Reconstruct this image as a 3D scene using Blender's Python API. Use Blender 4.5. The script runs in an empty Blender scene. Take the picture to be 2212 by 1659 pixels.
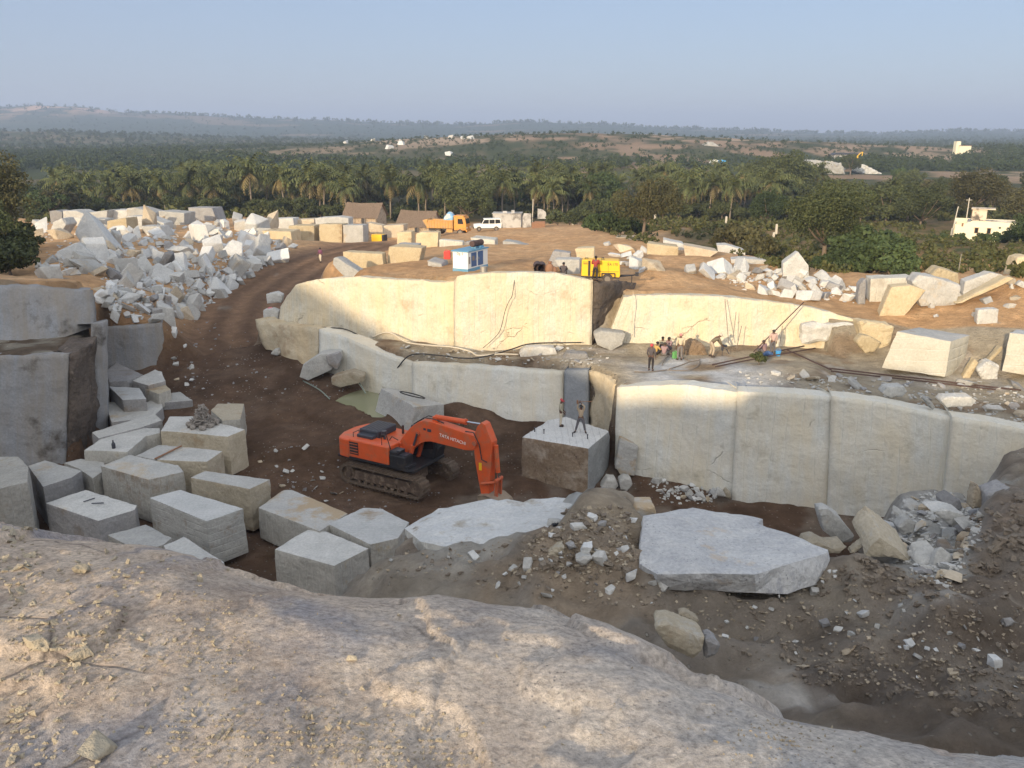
import bpy, bmesh, math, random
import numpy as np
from mathutils import Vector, Matrix, Quaternion, noise
R = math.radians
random.seed(7); np.random.seed(7)
SC = bpy.context.scene
COL = SC.collection
# ------------------------------------------------------------ camera, world, sun
F, CU, CV, PITCH = 1855.0, 1106.0, 829.5, R(16.4)
cam = bpy.data.objects.new('camera', bpy.data.cameras.new('camera')); COL.objects.link(cam)
cam.data.sensor_width = 36; cam.data.lens = F/2212*36; cam.data.clip_end = 60000; cam.data.clip_start = .05
cam.location = (0, 0, 0); cam.rotation_euler = (R(90)-PITCH, 0, 0)
SC.camera = cam
SUN_AZ, SUN_EL = R(26), R(13.0)          # light travels towards +Y and a little towards +X
wd = bpy.data.worlds.new('World'); SC.world = wd; wd.use_nodes = True
_nt = wd.node_tree; _nt.nodes.clear()
_o = _nt.nodes.new('ShaderNodeOutputWorld'); _b = _nt.nodes.new('ShaderNodeBackground'); _s = _nt.nodes.new('ShaderNodeTexSky')
_s.sky_type = 'NISHITA'; _s.sun_disc = False; _s.sun_elevation = SUN_EL; _s.sun_rotation = R(180)+SUN_AZ
_s.altitude = 600; _s.air_density = 1.0; _s.dust_density = 1.0; _s.ozone_density = 3.0
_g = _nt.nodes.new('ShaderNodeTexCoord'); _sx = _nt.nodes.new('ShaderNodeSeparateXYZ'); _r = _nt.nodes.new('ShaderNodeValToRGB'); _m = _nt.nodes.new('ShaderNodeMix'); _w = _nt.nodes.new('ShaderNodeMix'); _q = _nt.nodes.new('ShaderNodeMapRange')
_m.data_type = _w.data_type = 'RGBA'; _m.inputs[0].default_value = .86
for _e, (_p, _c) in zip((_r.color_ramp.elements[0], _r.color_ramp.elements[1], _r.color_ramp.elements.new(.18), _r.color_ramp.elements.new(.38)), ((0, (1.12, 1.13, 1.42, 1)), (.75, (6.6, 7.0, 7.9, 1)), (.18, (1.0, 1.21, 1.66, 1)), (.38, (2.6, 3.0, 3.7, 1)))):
    _e.position = _p; _e.color = _c  # ramp brightened overhead, above the view, as added fill light
_q.inputs[1].default_value = .1; _q.inputs[2].default_value = -.75; _w.inputs[7].default_value = (6.2, 6.0, 5.7, 1)   # sky glow behind the camera, added as fill for the shaded faces
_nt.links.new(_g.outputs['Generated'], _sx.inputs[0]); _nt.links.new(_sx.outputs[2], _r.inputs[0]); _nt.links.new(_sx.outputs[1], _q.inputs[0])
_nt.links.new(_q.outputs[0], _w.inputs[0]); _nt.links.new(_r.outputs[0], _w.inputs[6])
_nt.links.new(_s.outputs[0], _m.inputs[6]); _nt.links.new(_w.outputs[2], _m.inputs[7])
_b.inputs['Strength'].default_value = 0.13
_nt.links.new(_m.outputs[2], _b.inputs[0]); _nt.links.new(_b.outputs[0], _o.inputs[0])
sl = bpy.data.lights.new('sun', 'SUN'); sl.energy = 2.0; sl.angle = R(1.2); sl.color = (1, .79, .52)
so = bpy.data.objects.new('sun', sl); COL.objects.link(so)
SUNV = Vector((math.sin(SUN_AZ)*math.cos(SUN_EL), math.cos(SUN_AZ)*math.cos(SUN_EL), -math.sin(SUN_EL)))
so.rotation_euler = SUNV.to_track_quat('-Z', 'Y').to_euler(); so.location = (-20, -40, 30)
SC.view_settings.view_transform = 'Standard'; SC.view_settings.look = 'None'
SC.view_settings.exposure = 1.4; SC.view_settings.gamma = 1
# ------------------------------------------------------------ helpers
CP, SP = math.cos(PITCH), math.sin(PITCH)
def slope(u, v):                          # (x, z) per metre of distance for a direction seen at pixel (u, v) of a 2212 wide picture
    xc = (u-CU)/F; yc = -(v-CV)/F; d = CP+yc*SP
    return xc/d, (-SP+yc*CP)/d
def at(u, v, Y):
    a, b = slope(u, v); return Vector((a*Y, Y, b*Y))
def onz(u, v, z):
    a, b = slope(u, v); Y = z/b; return Vector((a*Y, Y, z))
def tag(o, label=None, cat=None, group=None, kind=None):
    if label: o['label'] = label
    if cat: o['category'] = cat
    if group: o['group'] = group
    if kind: o['kind'] = kind
    return o
def link(name, me, mats=None, parent=None, loc=None):
    o = bpy.data.objects.new(name, me); COL.objects.link(o)
    if mats is not None and me is not None:
        for m in (mats if isinstance(mats, (list, tuple)) else [mats]): me.materials.append(m)
    if parent: o.parent = parent
    if loc is not None: o.location = loc
    return o
def empty(name, loc, rz=0, label=None, cat=None, group=None):
    o = bpy.data.objects.new(name, None); COL.objects.link(o); o.empty_display_size = .3
    o.location = loc; o.rotation_euler = (0, 0, rz)
    return tag(o, label, cat, group)
def bm_mesh(bm, name, smooth=False):
    me = bpy.data.meshes.new(name); bm.normal_update(); bm.to_mesh(me); bm.free()
    if smooth:
        me.polygons.foreach_set('use_smooth', [True]*len(me.polygons))
    return me
def kids(o): return [c for c in bpy.data.objects if c.parent is o]
def copy_tree(o, parent=None):
    c = o.copy(); COL.objects.link(c); c.parent = parent
    for ch in kids(o): copy_tree(ch, c)
    return c
class MB:                                 # gathers simple shapes into one mesh
    def __init__(s): s.bm = bmesh.new()
    def box(s, c, d, rot=None, bev=0):
        r = bmesh.ops.create_cube(s.bm, size=1)
        vs = r['verts']; M = Matrix.Translation(Vector(c)) @ (rot.to_4x4() if rot else Matrix()) @ Matrix.Diagonal((d[0], d[1], d[2], 1))
        bmesh.ops.transform(s.bm, matrix=M, verts=vs)
        if bev: bmesh.ops.bevel(s.bm, geom=list({e for v in vs for e in v.link_edges}), offset=bev, segments=2, affect='EDGES', profile=.5)
        return s
    def tube(s, a, b, r, r2=None, n=12, caps=True):
        a = Vector(a); b = Vector(b); d = b-a
        if d.length < 1e-6: return s
        rr = bmesh.ops.create_cone(s.bm, cap_ends=caps, segments=n, radius1=r, radius2=r if r2 is None else r2, depth=d.length)
        bmesh.ops.transform(s.bm, matrix=Matrix.Translation((a+b)/2) @ d.to_track_quat('Z', 'Y').to_matrix().to_4x4(), verts=rr['verts'])
        return s
    def path(s, pts, r, n=8):
        pts = [Vector(p) for p in pts]; rings = []
        for i, p in enumerate(pts):
            d = (pts[min(i+1, len(pts)-1)]-pts[max(i-1, 0)]).normalized(); q = d.to_track_quat('Z', 'Y')
            rr = r[i] if isinstance(r, (list, tuple)) else r
            rings.append([s.bm.verts.new(p+q @ Vector((rr*math.cos(2*math.pi*k/n), rr*math.sin(2*math.pi*k/n), 0))) for k in range(n)])
        for a, b in zip(rings, rings[1:]):
            for k in range(n): s.bm.faces.new((a[k], a[(k+1) % n], b[(k+1) % n], b[k]))
        s.bm.faces.new(rings[0][::-1]); s.bm.faces.new(rings[-1]); return s
    def prism(s, poly, ax, t0, t1, bev=0):  # outline in the two other axes, extruded along ax from t0 to t1
        def P(p, t): return Vector((t, p[0], p[1])) if ax == 'x' else Vector((p[0], t, p[1])) if ax == 'y' else Vector((p[0], p[1], t))
        a = [s.bm.verts.new(P(p, t0)) for p in poly]; b = [s.bm.verts.new(P(p, t1)) for p in poly]
        n = len(poly); fs = [s.bm.faces.new(a), s.bm.faces.new(b[::-1])]
        for i in range(n): fs.append(s.bm.faces.new((a[i], b[i], b[(i+1) % n], a[(i+1) % n])))
        bmesh.ops.recalc_face_normals(s.bm, faces=fs)
        if bev: bmesh.ops.bevel(s.bm, geom=list({e for f in fs for e in f.edges}), offset=bev, segments=2, affect='EDGES', profile=.5)
        return s
    def ball(s, c, d, rot=None, seg=12):
        r = bmesh.ops.create_uvsphere(s.bm, u_segments=seg, v_segments=max(6, seg*2//3), radius=.5)
        bmesh.ops.transform(s.bm, matrix=Matrix.Translation(Vector(c)) @ (rot.to_4x4() if rot else Matrix()) @ Matrix.Diagonal((d[0], d[1], d[2], 1)), verts=r['verts'])
        return s
    def build(s, name, mat, parent=None, smooth=False, loc=None):
        return link(name, bm_mesh(s.bm, name, smooth), mat, parent, loc)
def text_obj(name, body, size, mat, parent, M, ext=.004):
    cu = bpy.data.curves.new(name, 'FONT'); cu.body = body; cu.size = size; cu.extrude = ext; cu.align_x = 'CENTER'; cu.align_y = 'CENTER'
    t = bpy.data.objects.new(name, cu); COL.objects.link(t)
    dg = bpy.context.evaluated_depsgraph_get(); me = bpy.data.meshes.new_from_object(t.evaluated_get(dg))
    bpy.data.objects.remove(t); o = link(name, me, mat, parent); o.matrix_local = M; return o
# ------------------------------------------------------------ materials
def nd(nt, t, ins=None, **pr):
    n = nt.nodes.new('ShaderNode'+t)
    for k, v in pr.items(): setattr(n, k, v)
    for k, v in (ins or {}).items():
        if isinstance(v, bpy.types.NodeSocket): nt.links.new(v, n.inputs[k])
        else: n.inputs[k].default_value = v
    return n
def c4(c): return (c[0], c[1], c[2], 1)
def new_mat(name):
    m = bpy.data.materials.new(name); m.use_nodes = True; nt = m.node_tree; nt.nodes.clear()
    o = nd(nt, 'OutputMaterial'); b = nd(nt, 'BsdfPrincipled', {'Roughness': .85}); b.inputs['Specular IOR Level'].default_value = .25
    nt.links.new(b.outputs[0], o.inputs[0]); return m, nt, b
def noi(nt, vec, sc, det=4, rough=.55, dist=0):
    return nd(nt, 'TexNoise', {'Vector': vec, 'Scale': sc, 'Detail': det, 'Roughness': rough, 'Distortion': dist}).outputs[0]
def ramp(nt, fac, stops):
    r = nd(nt, 'ValToRGB', {0: fac}); e = r.color_ramp.elements
    while len(e) < len(stops): e.new(.5)
    for q, (p, c) in zip(e, stops): q.position = p; q.color = c4(c) if not isinstance(c, (int, float)) else (c, c, c, 1)
    return r.outputs[0]
def mix(nt, fac, a, b, mode='MIX'):
    n = nd(nt, 'Mix', data_type='RGBA', blend_type=mode); n.inputs[0].default_value = 1
    for i, v in ((0, fac), (6, a), (7, b)):
        if isinstance(v, bpy.types.NodeSocket): nt.links.new(v, n.inputs[i])
        elif i == 0: n.inputs[0].default_value = v
        else: n.inputs[i].default_value = c4(v)
    return n.outputs[2]
def math_(nt, op, a, b=0.0, c=0.0):
    n = nd(nt, 'Math', operation=op)
    for i, v in enumerate((a, b, c)):
        if isinstance(v, bpy.types.NodeSocket): nt.links.new(v, n.inputs[i])
        else: n.inputs[i].default_value = v
    return n.outputs[0]
def scaled(nt, vec, s):
    return nd(nt, 'VectorMath', {0: vec, 1: s}, operation='MULTIPLY').outputs[0]
def bump(nt, b, h, st, dist):
    n = nd(nt, 'Bump', {'Height': h, 'Strength': st, 'Distance': dist}); nt.links.new(n.outputs[0], b.inputs['Normal'])
def plain(name, col, rough=.6, metal=0, var=.12, sc=3, dirt=None, spec=.4, dirtamt=(.5, .68)):
    m, nt, b = new_mat(name); pos = nd(nt, 'NewGeometry').outputs['Position']
    f = noi(nt, pos, sc, 5); c = mix(nt, f, [x*(1-var) for x in col], [min(1, x*(1+var)) for x in col])
    if dirt: c = mix(nt, ramp(nt, noi(nt, pos, sc*.7, 6, .65), [(dirtamt[0], 0), (dirtamt[1], 1)]), c, dirt)
    nt.links.new(c, b.inputs['Base Color']); b.inputs['Roughness'].default_value = rough; b.inputs['Metallic'].default_value = metal
    b.inputs['Specular IOR Level'].default_value = spec
    return m
def rock_mat(name, c_lo, c_hi, stain=None, st_rng=(.55, .7), st_sc=.35, stain2=None, speck=None, line=None, uv=False, streak=None, b_st=.5, b_sc=2.2, rnd=.32, rough=.88, crack=False):
    """Granite: mottled base, stains, specks, drill lines (line = (axis, spacing, colour)), run-off streaks."""
    m, nt, b = new_mat(name); pos = nd(nt, 'NewGeometry').outputs['Position']
    src = nd(nt, 'UVMap').outputs[0] if uv else pos
    c = mix(nt, ramp(nt, noi(nt, pos, .9, 6, .62), [(.3, 0), (.7, 1)]), c_lo, c_hi)
    c = mix(nt, .35, c, mix(nt, ramp(nt, noi(nt, pos, 9, 3, .7), [(.35, 0), (.65, 1)]), [x*.82 for x in c_lo], [min(1, x*1.08) for x in c_hi]))
    if streak:
        f = ramp(nt, noi(nt, scaled(nt, src, (2.2, .14, 1)), 1, 5, .6), [(.42, 0), (.68, 1)])
        c = mix(nt, math_(nt, 'MULTIPLY', f, .75), c, streak)
        f = ramp(nt, noi(nt, scaled(nt, src, (.33, .12, 1)), 1, 4, .6), [(.4, 0), (.62, 1)])
        c = mix(nt, math_(nt, 'MULTIPLY', f, .55), c, [min(1, streak[0]*1.1), streak[1]*.98, streak[2]*.8])
    if stain: c = mix(nt, ramp(nt, noi(nt, pos, st_sc, 7, .68), [(st_rng[0], 0), (st_rng[1], 1)]), c, stain)
    if stain2: c = mix(nt, ramp(nt, noi(nt, scaled(nt, pos, (1.3, 1.3, .8)), st_sc*1.9, 6, .7), [(.6, 0), (.7, 1)]), c, stain2)
    h = noi(nt, pos, b_sc, 8, .62)
    if line:
        ax, gap, lc = line
        comp = nd(nt, 'SeparateXYZ', {0: src}).outputs[ax]
        wob = math_(nt, 'MULTIPLY_ADD', noi(nt, pos, .6, 2), .35*gap, comp)
        saw = math_(nt, 'PINGPONG', wob, gap/2)
        lm = ramp(nt, math_(nt, 'DIVIDE', saw, gap/2), [(.0, 1), (.16, 0)])
        lm2 = math_(nt, 'MULTIPLY', lm, ramp(nt, noi(nt, scaled(nt, pos, (.9, .9, .9)), .8, 4), [(.35, 0), (.6, 1)]))
        c = mix(nt, math_(nt, 'MULTIPLY', lm2, .5 if uv else .65), c, lc); h = math_(nt, 'MULTIPLY_ADD', lm2, -.16 if uv else -.35, h)
    if crack:
        w = nd(nt, 'VectorMath', {0: scaled(nt, src, (.16, .3, 1)), 1: scaled(nt, nd(nt, 'TexNoise', {'Vector': pos, 'Scale': .8, 'Detail': 5}).outputs[1], (.25, .25, .25))}, operation='ADD').outputs[0]
        v = nd(nt, 'TexVoronoi', {'Vector': w, 'Scale': 1.0}, feature='DISTANCE_TO_EDGE').outputs['Distance']
        ck = math_(nt, 'MULTIPLY', ramp(nt, v, [(0, 1), (.007, 0)]), ramp(nt, noi(nt, pos, .45, 4), [(.54, 0), (.64, 1)]))
        c = mix(nt, math_(nt, 'MULTIPLY', ck, .45), c, (.17, .14, .1)); h = math_(nt, 'MULTIPLY_ADD', ck, -.5, h)
        ft = ramp(nt, noi(nt, scaled(nt, src, (.8, .5, 1)), 1.5, 7, .7), [(.6, 0), (.72, 1)]); c = mix(nt, math_(nt, 'MULTIPLY', ft, .35), c, [x*.62 for x in c_lo])
    if speck:
        vo = nd(nt, 'TexVoronoi', {'Vector': pos, 'Scale': speck[1]}, feature='F1')
        d = ramp(nt, vo.outputs['Distance'], [(.12, 1), (.24, 0)])
        pick = ramp(nt, noi(nt, pos, speck[1]*.23, 3), [(.45, 0), (.6, 1)])
        c = mix(nt, math_(nt, 'MULTIPLY', math_(nt, 'MULTIPLY', d, pick), .85), c, speck[0])
    if rnd:
        rv = nd(nt, 'ObjectInfo').outputs['Random']
        c = mix(nt, 1, c, ramp(nt, rv, [(0, 1-rnd), (1, 1)]), 'MULTIPLY')
    nt.links.new(c, b.inputs['Base Color']); b.inputs['Roughness'].default_value = rough
    bump(nt, b, h, b_st, .25)
    return m
M = {}
M['granite'] = rock_mat('pale_granite', (.40, .40, .38), (.60, .59, .56), stain=(.52, .41, .27), st_rng=(.58, .72))
M['granite_cut'] = rock_mat('sawn_granite', (.42, .43, .42), (.58, .58, .57), stain=(.34, .27, .19), st_rng=(.6, .7), line=(1, .42, (.62, .62, .6)))
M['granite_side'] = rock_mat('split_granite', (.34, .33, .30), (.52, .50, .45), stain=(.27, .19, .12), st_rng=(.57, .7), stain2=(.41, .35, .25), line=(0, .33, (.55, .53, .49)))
M['granite_gold'] = rock_mat('weathered_golden_granite', (.50, .40, .25), (.66, .56, .38), stain=(.34, .23, .13), st_rng=(.57, .7), stain2=(.6, .5, .36))
M['granite_tan'] = rock_mat('tan_granite', (.42, .34, .24), (.6, .52, .40), stain=(.3, .22, .14), st_rng=(.57, .7))
M['granite_rust'] = rock_mat('soil_stained_granite', (.19, .135, .09), (.36, .28, .2), stain=(.45, .39, .32), st_rng=(.5, .66), st_sc=.8, stain2=(.09, .06, .045))
M['granite_lined'] = rock_mat('drilled_granite', (.42, .40, .33), (.55, .52, .44), stain=(.42, .36, .26), st_rng=(.54, .72), line=(2, .62, (.66, .64, .56)), rnd=.05)
M['wall_cream'] = rock_mat('cream_quarry_face', (.47, .43, .34), (.66, .63, .54), streak=(.62, .54, .38), uv=True, line=(0, .36, (.72, .67, .55)), stain=(.40, .31, .2), st_rng=(.6, .78), st_sc=.5, stain2=(.5, .42, .3), b_st=.75, b_sc=1.6, rnd=0, crack=True)
M['wall_white'] = rock_mat('white_quarry_face', (.53, .535, .50), (.68, .68, .64), streak=(.60, .57, .48), uv=True, line=(0, .7, (.60, .59, .52)), stain=(.36, .33, .26), st_rng=(.6, .76), st_sc=.4, b_st=.55, b_sc=1.2, rnd=0, crack=True)
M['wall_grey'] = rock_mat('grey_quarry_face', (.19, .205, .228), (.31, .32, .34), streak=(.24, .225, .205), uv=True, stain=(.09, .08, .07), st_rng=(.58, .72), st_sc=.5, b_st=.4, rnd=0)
M['wall_fresh'] = rock_mat('fresh_blue_grey_face', (.19, .205, .225), (.27, .285, .30), stain=(.12, .125, .13), st_rng=(.62, .7), st_sc=.9, uv=True, b_st=.3, rnd=0)
M['wall_tan'] = rock_mat('tan_quarry_face', (.40, .34, .24), (.56, .50, .38), uv=True, streak=(.5, .42, .3), stain=(.3, .21, .13), st_rng=(.56, .7), b_st=.6, rnd=0)
M['wall_dark'] = rock_mat('dark_rock', (.06, .05, .042), (.15, .12, .10), stain=(.3, .25, .2), st_rng=(.6, .7), st_sc=1.2, b_st=.9, rnd=0)
M['slab_grey'] = rock_mat('blue_grey_slab', (.36, .365, .385), (.60, .60, .585), stain=(.50, .40, .29), st_rng=(.6, .7), st_sc=.5, stain2=(.30, .31, .345), speck=((.2, .2, .22), 9), b_st=.7, rnd=0)
# ------------------------------------------------------------ terrain heights
def vn(x, y, s, seed=0):                  # smooth value noise on numpy arrays, about -1..1
    x = np.asarray(x, float)/s+seed*17.3; y = np.asarray(y, float)/s+seed*9.1
    xi = np.floor(x).astype(np.int64); yi = np.floor(y).astype(np.int64); fx = x-xi; fy = y-yi
    def h(a, b):
        n = (a*374761393+b*668265263+seed*144665) & 0xffffffff; n = ((n ^ (n >> 13))*1274126177) & 0xffffffff
        return ((n ^ (n >> 16)) & 0xffff)/32767.5-1
    fx = fx*fx*(3-2*fx); fy = fy*fy*(3-2*fy)
    return (h(xi, yi)*(1-fx)+h(xi+1, yi)*fx)*(1-fy)+(h(xi, yi+1)*(1-fx)+h(xi+1, yi+1)*fx)*fy
def fbm(x, y, s, seed=0, o=4): return sum(vn(x, y, s/2**k, seed+k)*.5**k for k in range(o))
def sstep(t): t = np.clip(t, 0, 1); return t*t*(3-2*t)
def sdf(x, y, poly):                      # signed distance, positive inside
    d = np.full(x.shape, 1e18); ins = np.zeros(x.shape, bool); n = len(poly)
    for i in range(n):
        ax, ay = poly[i]; bx, by = poly[(i+1) % n]; ex, ey = bx-ax, by-ay
        t = np.clip(((x-ax)*ex+(y-ay)*ey)/(ex*ex+ey*ey+1e-12), 0, 1)
        d = np.minimum(d, (x-ax-t*ex)**2+(y-ay-t*ey)**2)
        if ay != by:
            c = ((ay > y) != (by > y)) & (x < (bx-ax)*(y-ay)/(by-ay)+ax); ins ^= c
    return np.where(ins, 1, -1)*np.sqrt(d)
def pl(*pts, off=0): return [(lambda p: (p.x, p.y+off))(at(*q)) for q in pts]
def line_dist(x, y, pts):                 # distance to a 3-D polyline in plan: (distance, side, z, arc)
    best = np.full(x.shape, 1e18); z = np.zeros(x.shape); sd = np.zeros(x.shape); arc = np.zeros(x.shape); L = 0
    for a, b in zip(pts, pts[1:]):
        ex, ey = b[0]-a[0], b[1]-a[1]; l2 = ex*ex+ey*ey; t = np.clip(((x-a[0])*ex+(y-a[1])*ey)/l2, 0, 1)
        dx, dy = x-a[0]-t*ex, y-a[1]-t*ey; d = dx*dx+dy*dy; w = d < best
        best = np.where(w, d, best); z = np.where(w, a[2]+t*(b[2]-a[2]), z); sd = np.where(w, np.sign(ex*dy-ey*dx), sd); arc = np.where(w, L+t*math.sqrt(l2), arc)
        L += math.sqrt(l2)
    return np.sqrt(best), sd, z, arc
CTRL = [at(*p) for p in [
 (0,600,53),(100,608,53.5),(200,590,64),(110,560,75),(280,520,92),(60,540,80),(350,695,60.8),(300,640,66),(430,690,70),(470,640,76),(600,540,105),(450,560,84),
 (100,500,120),(400,490,135),(680,522,135),(800,522,135),(500,475,172),(200,480,160),(-150,600,54),(-200,520,90),
 (560,645,79),(700,560,101),(680,585,72),(640,640,67),(760,597,62.5),(860,603,60.5),(985,592,58.4),(1130,588,58.6),(1240,597,58.6),(1350,630,60),
 (1420,634,59),(1560,637,58.5),(1680,650,58),(1760,662,58),(1850,690,57.5),(870,588,66),(1030,589,61.5),(950,585,65),(1100,545,85),(1150,560,72),(1100,520,110),
 (1250,500,150),(980,506,170),(1055,498,178),(1400,540,90),(1400,580,66),(1300,602,60.2),(1500,570,75),(1600,600,70),(1700,620,66),(1850,650,63),(2000,640,61),
 (2150,650,57),(2230,590,60),(2100,690,56),(1900,690,57),(2212,720,53),(2000,720,54.5),(1700,580,100),(1900,600,85),(2100,600,75),(2200,560,95),(1600,530,130),
 (1900,560,110),(2100,515,150),(1700,490,190),(2212,500,170),(2500,600,65),(2500,560,110),(1300,478,200),(800,474,205),(300,468,205),(-200,468,205)]]
ROAD = [at(760,960,47.5), at(690,900,53), at(610,800,60.5), at(530,720,69), at(565,640,81), at(640,590,91), at(700,556,101), at(790,532,115)]
LIP = [(2500,945,37),(2212,925,39),(2060,900,40),(1850,857,42),(1590,846,43.5),(1335,835,46.5),(1330,828,48.5),(1272,797,51),(1220,800,52),(1040,790,53.5),(840,770,56),(690,712,60),(600,700,62.5),(555,690,64)]
LEDGE_P = pl((556,672,66.5),(612,650,65),(800,600,62),(960,610,58.5),(1290,610,57.5),(1350,640,58.5),(1560,640,57.5),(1760,665,57),(1860,735,56),(2212,770,52),(2600,790,49), off=.5)+pl(*LIP, off=-3)
PIT_P = pl(*LIP, off=.7)+pl((470,760,63),(365,785,60.5),(215,790,60.5),(212,930,51),(160,985,47.3),(-60,1005,46.2),(-500,1005,45))+[(-40,18),(-17,16)]
PIT_P += [(-5.6, 20.0), (-3.2, 26.6), (0, 27.2), (2.5, 27), (4.5, 26), (6, 25.2), (11, 25.2), (13.5, 27), (18, 33), (30, 37)]
LL_P = pl((-500,770,43.5),(60,768,44.5),(165,757,45.5),(228,690,50.5),(240,690,61))+pl((215,650,61),(205,640,56),(200,625,53),(-60,617,52.5),(-500,617,52))
GULLY_P = pl((1900,1165,27.5),(1893,1165,38.2),(2100,1040,38.2),(2150,1050,33),(2125,1090,27),(2090,1250,21.5),(1965,1250,21.5))
POND_Z = at(780, 868, 54.2).z
POND_PX = [(718,866),(726,859),(738,853),(752,847),(768,842),(790,839),(824,838),(832,900),(820,908),(806,904),(794,897),(783,890),(770,884),(757,879),(742,875),(728,871)]
POND_P = [onz(u, v, POND_Z).xy[:] for u, v in POND_PX]
HILLX = [-200, -78, -58, -47, -41, -36, -23, -17, 15, 30, 45, 60, 120]; HILLZ = [13, 10.5, 8.5, 5.5, 3, .5, .5, -1.8, -1.9, -2.0, -1.5, -1, 0]  # hill profile; unseen left heights set for the shadow they cast
CREST_U = [-600,0,60,130,210,260,330,430,540,640,760,860,1000,1060,1120,1200,1300,1400,1500,1600,1750,1870,1950,2050,2120,2212,2800]
CREST_V = [236,233,231,229,232,240,244,248,253,258,262,266,270,268,263,266,270,276,280,283,289,291,287,283,284,289,291]
def floor_z(x, y): return -19.2+.17*np.maximum(0, y-43)-.05*np.maximum(0, 43-y)
def ter(x, y, fine=True):
    x = np.asarray(x, float); y = np.asarray(y, float); xs = x.shape
    x = x.ravel(); y = y.ravel()
    num = np.zeros(x.shape); den = np.zeros(x.shape)
    for c in CTRL:
        w = 1/(((x-c.x)**2+(.8*(y-c.y))**2)+4)**1.7; num += w*c.z; den += w
    H = num/den
    H = H+(-20-H)*sstep((y-175)/50)
    H = H+.22*fbm(x, y, 6, 3)*sstep((200-y)/60)
    p = at(690, 602, 70); H = H+1.2*np.exp(-(((x-p.x)/2.6)**2+((y-p.y)/3.2)**2))*(1+.3*fbm(x, y, 1.5, 15))
    rd, sd, rz, arc = line_dist(x, y, [(p.x, p.y, p.z) for p in ROAD])
    rut = .10*np.cos(sd*rd*2.3+1.2*vn(arc, arc*0, 9, 5))*np.exp(-(rd/3.5)**2)
    H = H+(rz+rut-H)*sstep((7.5-rd)/3.5)*(y > 58)
    led = -13.95-.35*sstep((4-x)/6)+.16*fbm(x, y, 3.2, 8)+.5*np.exp(-((x-16)**2+(y-49)**2)/9)
    led = led+.9*sstep((x-20)/14)*sstep((y-47)/8)
    s = sdf(x, y, LEDGE_P); H = H+(led-H)*sstep((s+.1)/np.where(x > 21, 4.5, .5))
    s = sdf(x, y, LL_P); H = H+(-12.15+.15*fbm(x, y, 2, 4)-H)*sstep((s+.1)/.5)
    # near bench
    B = -11.65+.3*fbm(x, y, 5, 11)+.14*fbm(x, y, 1.3, 12)
    for (u, v, Y, h, rx, ry) in [(1290,1120,23.5,1.0,1.9,2.3),(1230,1180,21.5,.55,2.2,2.0),(2190,1110,25.0,.55,2.0,2.2),(2040,1290,19,.55,2.2,1.3),(1820,1230,21.5,.5,1.0,1.2),(1890,1350,17,-.35,2.2,1.5),(1000,1120,26,.1,2,1.2),(1480,1120,26.5,.3,1.5,1),(1600,1275,19.0,-.4,2.6,.8)]:
        p = at(u, v, Y); B = B+h*np.exp(-(((x-p.x)/rx)**2+((y-p.y)/ry)**2))
    B = B-1.5*sstep((y-20.5)/4.5)*sstep((x-3.5)/2)*sstep((14-x)/2.5)-.95*sstep((y-21.8)/1.5)*sstep((x+5)/1)*sstep((2.4-x)/1.2)+.20*(1-np.abs(fbm(x, y, 1.5, 13, 4))*2.2)+.09*fbm(x, y, .6, 14, 3)
    B = B-1.5*sstep((-2.2-x)/4)-1.2*sstep((19-y)/8)*sstep((2-x)/6)+.5*sstep((x-4)/6)*sstep((18-y)/6)
    B = B-.13*np.maximum(0, y-23)*sstep((x-12)/1.5)
    talus = sstep((x-13)/2)*np.maximum(0, y-26.5)*-.36*sstep((18.5-x)/2)
    wN = sstep((33-y)/2)
    H = np.where(y < 36, B+0*talus, H)
    fl = floor_z(x, y)+.12*fbm(x, y, 3, 21)+.06*fbm(x, y, .9, 22)
    fl = np.maximum(fl, -99+0*x)
    s = sdf(x, y, PIT_P); w = sstep((s+.1)/np.where((x < -6) & (y < 30), 2.5, .6))
    H = H+(np.where(w > 0, fl, H)-H)*w
    rr = sstep((rd-1)/4); H = np.where((y > 47) & (s > 0), np.where(rd < 6, np.maximum(H, H+(rz+rut-H)*sstep((6-rd)/3)), H), H)
    p = at(985, 885, 52); H = H+1.1*np.exp(-(((x-p.x)/2.0)**2+((y-p.y)/1.3)**2))
    s = sdf(x, y, GULLY_P); zg = -12.1-.27*(y-22)+.16*fbm(x, y, .9, 23); H = H+(zg-H)*sstep((s+.5)/1.3)*(y > 20)
    s = sdf(x, y, POND_P); H = np.where((s < 0) & (s > -2.2), np.maximum(H, POND_Z+.16-.28*np.maximum(0, -s-.7)), H); H = np.where(s >= 0, np.minimum(H, POND_Z+.16-.8*np.minimum(s, .6)), H)
    # hill the picture is taken from; unseen left ridge added to shade the pit
    hz = np.interp(x, HILLX, HILLZ); hz = np.where(x < -25, hz+.5*fbm(x, y, 8, 31), hz-.8+.15*fbm(x, y, 5, 31))
    k = sstep((9-y)/9)
    H = np.where(y < 9, H+(hz-H)*k, H); H = np.where(y < -20, hz-.02*(-20-y)*5, H)
    # left spur beyond the frame, then far country
    f = y > 250
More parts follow.
